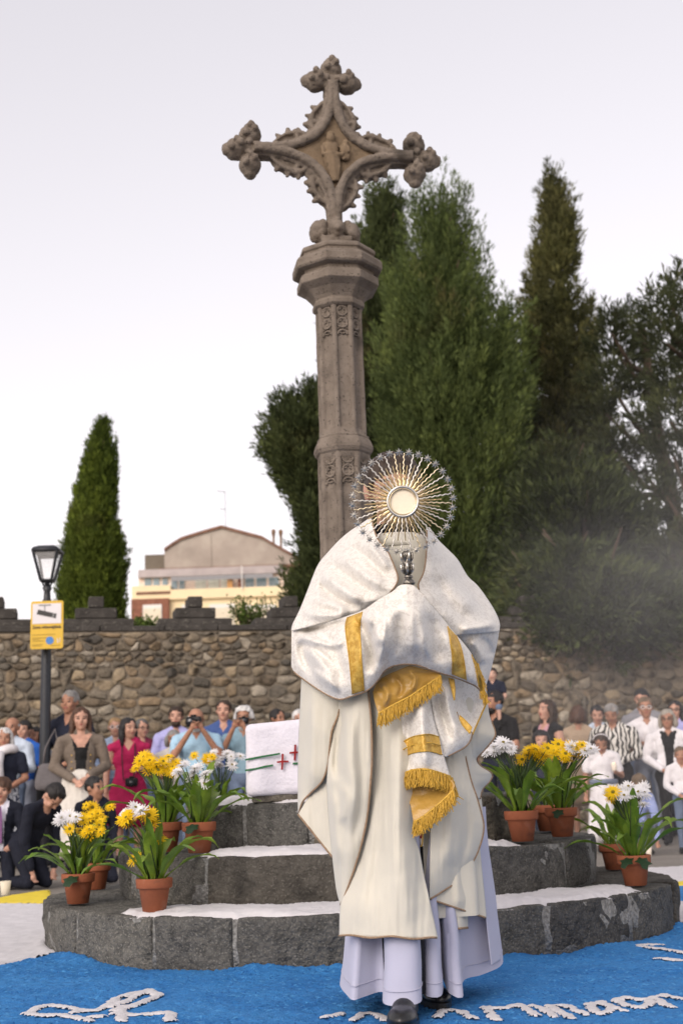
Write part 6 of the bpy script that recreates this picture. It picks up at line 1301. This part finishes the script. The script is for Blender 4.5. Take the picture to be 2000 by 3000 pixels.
band_('gold_band', [(1017, 1808), (1011, 1835), (1016, 1883), (1022, 1930), (1027, 1978), (1032, 2034)], [(1061, 1792), (1054, 1830), (1056, 1883), (1060, 1950), (1066, 2024)], dM)
band_('gold_band', [(1311, 1834), (1319, 1883), (1324, 1930), (1324, 1976)], [(1336, 1862), (1350, 1897), (1360, 1945), (1365, 1993)], dM)
band_('gold_band', [(1381, 1918), (1393, 1960), (1402, 2010)], [(1392, 1936), (1406, 1978), (1419, 2050)], dM)
band_('gold_band', [(1169, 2180), (1206, 2159), (1254, 2151), (1285, 2158)], [(1169, 2226), (1206, 2207), (1254, 2201), (1295, 2211)], d6)
trim([at(x, y, d6(x, y)-.012) for x, y in ((1169, 2203), (1206, 2183), (1254, 2176), (1290, 2184))], .002, M['gold_thread'], veil, 'cord', PO)
band_('gold_band', [(1345, 2106), (1355, 2126), (1376, 2150)], [(1345, 2095), (1364, 2112), (1382, 2132)], lambda a, b: 4.13)
band_('gold_band', [(1313, 1985), (1322, 2020), (1329, 2052)], [(1329, 1990), (1332, 2020), (1331, 2050)], lambda a, b: 4.12)
lin, G7, d7 = panel('gold_lining', [(1200, 1950), (1120, 1985), (1094, 2018), (1093, 2040), (1108, 2092)], [(1204, 1952), (1260, 1966), (1289, 1977), (1200, 2040), (1112, 2094)], [4.03, 4.05, 4.08, 4.07, 4.06], [4.03, 4.04, 4.06, 4.06, 4.06], M['gold_silk'], veil, n=(50, 40), bulge=[0, .0, .02, .0], org=PO, crumple=.012, folds=[([(1110, 2000), (1135, 2030), (1125, 2075)], .008, 7), ([(1150, 1975), (1175, 2010), (1165, 2050)], -.008, 7), ([(1195, 1965), (1215, 1990), (1205, 2030)], .007, 7)])
lin2, G8, d8 = panel('gold_lining', [(1192, 2290), (1196, 2330), (1204, 2370), (1210, 2408)], [(1322, 2285), (1328, 2310), (1280, 2355), (1213, 2412)], [4.10, 4.09, 4.08, 4.06], [4.07, 4.06, 4.06, 4.06], M['gold_silk'], veil, n=(50, 40), bulge=[-.02, -.02, 0, 0], org=PO, crumple=.006)
def fringe(P, ln, parent, seed, n=120, sway=.18, r=.0016):
    rg = np.random.default_rng(seed); P = crom(np.asarray(P), n); m1 = MB()
    for rep in range(2):
        for i in range(n):
            p = P[i]+rg.normal(0, .002, 3)+np.array([0, -.002-.003*rep, 0]); L_ = ln*rg.uniform(.82, 1.06); s = np.array([rg.normal(0, sway)*.3, rg.normal(-.05, .06), -1.0])*L_; q = p+s*.5+np.array([rg.normal(0, .004), 0, 0]); e = p+s+np.array([rg.normal(0, .006), 0, 0])
            V, F = tube([p, q, e], [r, r*1.15, r*.7], 4, False); m1.add(V, F)
    o = m1.build('fringe', M['gold_thread'], parent, True, loc=tuple(-PO)); o['kind'] = 'stuff'
    trim(P+np.array([0, -.004, 0]), .0036, M['gold_thread'], parent, 'fringe_heading', PO)
fringe([at(x, y, 4.045) for x, y in ((1109, 2090), (1150, 2066), (1200, 2040), (1245, 2010), (1290, 1980))], .047, veil, 1)
fringe([at(x, y, d6(x, y)-.006) for x, y in ((1171, 2273), (1206, 2257), (1254, 2255), (1318, 2275))], .052, veil, 2, 130)
fringe([at(x, y, 4.05) for x, y in ((1212, 2408), (1245, 2388), (1290, 2350), (1329, 2312))], .045, veil, 3)
fringe([at(x, y, 4.10) for x, y in ((1171, 2298), (1180, 2318), (1193, 2345))], .030, veil, 4, 40)
fringe([at(x, y, 4.10) for x, y in ((1320, 2278), (1328, 2295), (1330, 2312))], .036, veil, 5, 40)
fringe([at(x, y, 4.16) for x, y in ((1398, 1945), (1408, 1985), (1419, 2040))], .030, veil, 6, 60, .5)
# back of the veil over the shoulders, closing the figure from the sides
V = []; 
for i in range(40):
    t = i/39; py = 1555+t*460; a0 = at(np.interp(py, [1555, 1620, 1730, 1840, 1950, 2015], [1100, 1000, 940, 900, 890, 915]), py, 4.40); a1 = at(np.interp(py, [1555, 1640, 1715, 1825, 1940, 2015], [1240, 1295, 1345, 1410, 1410, 1395]), py, 4.40); c = (a0+a1)/2; hw = (a1[0]-a0[0])/2
    for k in range(40): th = math.pi*(k/39-.5); V.append((c[0]+hw*math.sin(th), 4.38+(.10+.10*min(1, t*3))*math.cos(th), c[2]))
V = np.array(V)+fbm(np.array(V), 7, 2, 2)[:, None]*.005; obj('veil_back', mesh(V-PO, grid_faces(40, 40)[:, ::-1], 'veil_back', True), DM, veil)
# head
hd = at(1152, 1437, 4.36); hh_ = .262; HRm = rot3(R(8), 0, R(6)); V_, F_ = [], []; prim = []
def hput2(VF):
    o_ = len(V_); V_.extend([tuple(v) for v in VF[0]]); F_.extend([tuple(int(i)+o_ for i in f) for f in VF[1]])
Hq = lambda p: hd+HRm@(np.asarray(p, float)*hh_)
def he(c, r): V, F = sphere((0, 0, 0), np.array(r)*hh_, 20, 14); hput2((V@HRm.T+Hq(c), F))
he((0, .03, .11), (.335, .405, .375)); he((0, -.12, -.18), (.255, .255, .30)); he((0, -.245, -.385), (.12, .105, .085)); he((0, -.345, -.235), (.12, .05, .06))
hput2(tube([Hq((0, -.36, .03)), Hq((0, -.435, -.10))], [.035*hh_, .058*hh_], 10)); hput2(tube([Hq((-.16, -.325, .09)), Hq((.16, -.325, .09))], .05*hh_, 10)); hput2(tube([Hq((0, .06, -.2)), Hq((0, .05, -.8))], [.22*hh_, .24*hh_], 14))
for s in (-1, 1): he((s*.345, .04, -.02), (.05, .085, .13)); he((s*.375, .055, .02), (.025, .07, .09)); he((s*.17, -.27, -.12), (.11, .10, .12))
V, F = remesh(V_, F_, .0055, 3, .5); ql = ((V[F].mean(1)-hd)@HRm)/hh_; mi_ = np.zeros(len(F), int); fc_ = ql[:, 1] < -.2
for s in (-1, 1): mi_[fc_ & (((ql[:, 0]-s*.145)/.07)**2+((ql[:, 2]-.0)/.03)**2 < 1)] = 1; mi_[fc_ & (((ql[:, 0]-s*.15)/.09)**2+((ql[:, 2]-.105)/.022)**2 < 1)] = 1
mi_[fc_ & ((ql[:, 0]/.10)**2+((ql[:, 2]+.235)/.03)**2 < 1)] = 2
hdo = obj('head', mesh(V-PO, F, 'head', True, [SK['fair'], EYE, LIP], mi_), None, pr_)
Vh, Fh = sphere((0, .05, .135), (.385, .43, .40), 20, 14); Vh, Fh = remesh(Vh, Fh, .022, 2, .5); nh = vnormals(Vh, Fh); Vh = Vh+nh*(fbm(Vh*np.array([1, .5, 1]), 14, 9, 3)*.016)[:, None]; fx = Vh[Fh].mean(1)
cut = ((fx[:, 1] < -.10) & (fx[:, 2] < .21-.3*np.abs(fx[:, 0])) & (np.abs(fx[:, 0]) < .30)) | ((fx[:, 2] < -.02-.4*np.clip(fx[:, 1], 0, .5)) & (fx[:, 1] < .25)) | (fx[:, 2] < -.3) | ((np.abs(fx[:, 0]) > .28) & (fx[:, 2] < .05) & (fx[:, 1] > -.06) & (fx[:, 1] < .16))
obj('hair', mesh(Vh*hh_@HRm.T+hd-PO, Fh[~cut], 'hair', True), HR['brown'], pr_)
m1 = MB(); c0 = at(1150, 1562, 4.36)-PO; m1.lathe([(.083, -.05), (.080, .0), (.077, .02), (.072, .022)], 28, tuple(c0)); m1.build('collar', M['trouser'], pr_, True)
m1 = MB(); c0 = at(1160, 1590, 4.34)-PO; m1.lathe([(.125, -.03), (.105, .0), (.092, .02), (.088, .02)], 28, tuple(c0)); m1.build('neck_band', M['wool'], pr_, True)

# ------------------------------------------------------------------ monstrance
M['silver'] = mat('old_silver', (.62, .60, .56), .30, .2, 30, metal=1.0); M['gilt'] = mat('gilt_metal', (.66, .57, .40), .20, .2, 30, metal=1.0); M['dark_silver'] = mat('dark_silver', (.20, .185, .165), .28, .4, 40, metal=1.0, bump=.4, bscale=60)
M['host'] = mat('white_host', (.80, .72, .58), .8, .03, 60, bump=.2, bscale=150); M['glassy'] = mat('thin_glass', (1, 1, 1), .02, .0, trans=1.0)
mc = at(1179, 1470, 3.93); mon = empty('monstrance', tuple(mc)); tag(mon, 'sunburst monstrance of gilt wavy rays ringed with silver stars', 'monstrance'); mon.rotation_euler = (R(4), 0, R(-2))
px_m = 1/ (FPX/((mc-CP)@fwd))
ro, ri = 48*px_m, 38*px_m
def ringloft(prof, n=64): 
    V = []; F = []; m = len(prof)
    for k in range(n):
        a = 2*math.pi*k/n
        for r_, y in prof: V.append((r_*math.cos(a), y, r_*math.sin(a)))
    for k in range(n):
        for j in range(m): a, b = k*m+j, ((k+1) % n)*m+j; j2 = (j+1) % m; F.append((k*m+j, k*m+j2, ((k+1) % n)*m+j2, ((k+1) % n)*m+j))
    return V, F
V, F = ringloft([(ro, 0), (ro, -.006), (ro-.003, -.012), (ro-.007, -.010), (ri+.002, -.003), (ri, -.004), (ri, .010), (ro, .010)]); rf = obj('host_frame', mesh(V, F, 'host_frame', True), M['silver'], mon)
V, F = ringloft([(ri+.0025, -.006), (ri+.001, -.008), (ri-.001, -.006), (ri, -.003)]); obj('gilt_rim', mesh(V, F, 'gilt_rim', True), M['gilt'], rf)
m1 = MB(); m1.prism([((ri-.001)*math.cos(a), (ri-.001)*math.sin(a)) for a in np.linspace(0, 6.2832, 48, endpoint=False)], .002, .004); m1.build('host', M['host'], mon)
def raymesh(r0, r1, amp, w0, w1, wav):
    n = 34 if amp else 3; V = []; F = []
    for i in range(n):
        t = i/(n-1); r_ = r0+(r1-r0)*t; z_ = amp*math.sin(t*2*math.pi*wav)*min(1, t*4); w_ = (w0+(w1-w0)*t)
        for (dy, dz) in ((0, -w_), (-w_*.9, 0), (0, w_), (w_*.7, 0)): V.append((r_, dy, z_+dz))
    for i in range(n-1):
        for k in range(4): a = i*4+k; b = i*4+(k+1) % 4; F.append((a, b, b+4, a+4))
    F += [(3, 2, 1, 0), tuple((n-1)*4+k for k in range(4))]; return mesh(V, F, 'ray', bool(amp))
rs_ = 147*px_m
RW = [raymesh(ro-.003, rs_*.99, .0015, .0029, .0022, w_) for w_ in (6.0, 6.5)]; RS = raymesh(ro-.003, rs_*.76, 0, .0030, .0016, 0)
RW[0].materials.append(M['gilt']); RW[1].materials.append(M['silver']); RS.materials.append(M['gilt'])
V = [(0, -.0055, 0), (0, .002, 0)]; F = []; NP = 8
for k in range(NP*2): a = math.pi*k/NP; r_ = .0155 if k % 2 == 0 else .0056; V.append((r_*math.cos(a), -.001, r_*math.sin(a)))
for k in range(NP*2): F += [(0, 2+k, 2+(k+1) % (NP*2)), (1, 2+(k+1) % (NP*2), 2+k)]
ST = mesh(V, F, 'star', False, [M['silver']])
for k in range(32):
    a = 2*math.pi*(k+.15)/32; rk = random.Random(k)
    obj('wavy_ray', RW[0 if rk.random() < .42 else 1], None, mon, (0, 0, 0), (0, -(a+math.pi/32), 0)); obj('straight_ray', RS, None, mon, (0, .003, 0), (0, -a, 0), (rk.uniform(.97, 1.04), 1, 1))
    obj('star', ST, None, mon, (rs_*math.cos(a), -.003, rs_*math.sin(a)), (rk.uniform(-.25, .25), rk.uniform(0, 1), rk.uniform(-.25, .25)))
st = lambda x, y: at(x, y, 3.935)-mc
b0 = st(1190, 1616); b1 = st(1193, 1684); zt_, zb_ = b0[2], b1[2]; cx_ = (b0[0]+b1[0])/2
m1 = MB(); m1.lathe([(.009, zb_), (.012, zb_+.01), (.0155, zb_+.03), (.0145, zb_+.045), (.012, zb_+.05), (.016, zb_+.062), (.0175, zt_-.006), (.010, zt_+.002)], 20, (cx_, 0, 0)); cup = m1.build('leaf_cup', M['dark_silver'], mon, True)
for j in range(2):
    for k in range(8):
        a = 2*math.pi*(k+.5*j)/8; zq = zb_+.004+j*.034; P = [(cx_+r_*math.cos(a), r_*math.sin(a), zq+z_) for r_, z_ in ((.011, 0), (.0175, .014), (.0185, .026), (.0205, .034))]; V, F = tube(P, [.002, .0048, .0040, .0010], 6); obj('acanthus_leaf', mesh(V, F, 'acanthus_leaf', True), M['dark_silver' if k % 2 else 'silver'], cup)
c1 = st(1194, 1690); m1 = MB(); z1_ = st(1195, 1722)[2]; zc_ = st(1194, 1686)[2]
m1.lathe([(.010, zc_+.002), (.0135, zc_), (.0135, zc_-.006), (.010, zc_-.008), (.012, zc_-.010), (.019, zc_-.018), (.0205, zc_-.022), (.019, zc_-.027), (.014, zc_-.030), (.016, zc_-.034), (.016, zc_-.05), (.013, zc_-.06), (.013, zc_-.16)], 24, (c1[0]+.002, 0, 0)); m1.build('stem_knop', M['dark_silver'], mon, True)
# ------------------------------------------------------------------ incense smoke drifting at the right
def smoke(name, label, lo, hi, dens, scale, seed):
    m = bpy.data.materials.new(name); m.use_nodes = True; t = m.node_tree; L = t.links; t.nodes.clear(); out = t.nodes.new('ShaderNodeOutputMaterial'); pv = t.nodes.new('ShaderNodeVolumePrincipled')
    pv.inputs['Color'].default_value = (.92, .90, .92, 1); pv.inputs['Anisotropy'].default_value = .2
    tc = t.nodes.new('ShaderNodeTexCoord'); nz = t.nodes.new('ShaderNodeTexNoise'); nz.inputs['Scale'].default_value = scale; nz.inputs['Detail'].default_value = 2; nz.inputs['Distortion'].default_value = .6
    L.new(tc.outputs['Object'], nz.inputs['Vector'])
    mr = t.nodes.new('ShaderNodeMapRange'); mr.inputs[1].default_value = .38; mr.inputs[2].default_value = .72; mr.inputs[3].default_value = 0; mr.inputs[4].default_value = dens; L.new(nz.outputs[0], mr.inputs[0])
    # fade towards the faces so the cloud has no visible box
    sx = t.nodes.new('ShaderNodeSeparateXYZ'); L.new(tc.outputs['Generated'], sx.inputs[0]); cur = mr.outputs[0]
    for k in range(3):
        a = t.nodes.new('ShaderNodeMath'); a.operation = 'PINGPONG'; a.inputs[1].default_value = .5; L.new(sx.outputs[k], a.inputs[0])
        b = t.nodes.new('ShaderNodeMapRange'); b.interpolation_type = 'SMOOTHSTEP'; b.inputs[2].default_value = .42 if k != 2 else .3; L.new(a.outputs[0], b.inputs[0])
        c = t.nodes.new('ShaderNodeMath'); c.operation = 'MULTIPLY'; L.new(cur, c.inputs[0]); L.new(b.outputs[0], c.inputs[1]); cur = c.outputs[0]
    L.new(cur, pv.inputs['Density']); L.new(pv.outputs[0], out.inputs['Volume'])
    mb = MB(); mb.box(lo, hi); o = mb.build(name, m); tag(o, label, 'smoke', kind='stuff')
smoke('incense_smoke', 'pale incense smoke drifting before the right-hand crowd', (.75, 4.7, -.4), (5.6, 12.5, 3.3), .17, .55, 1)
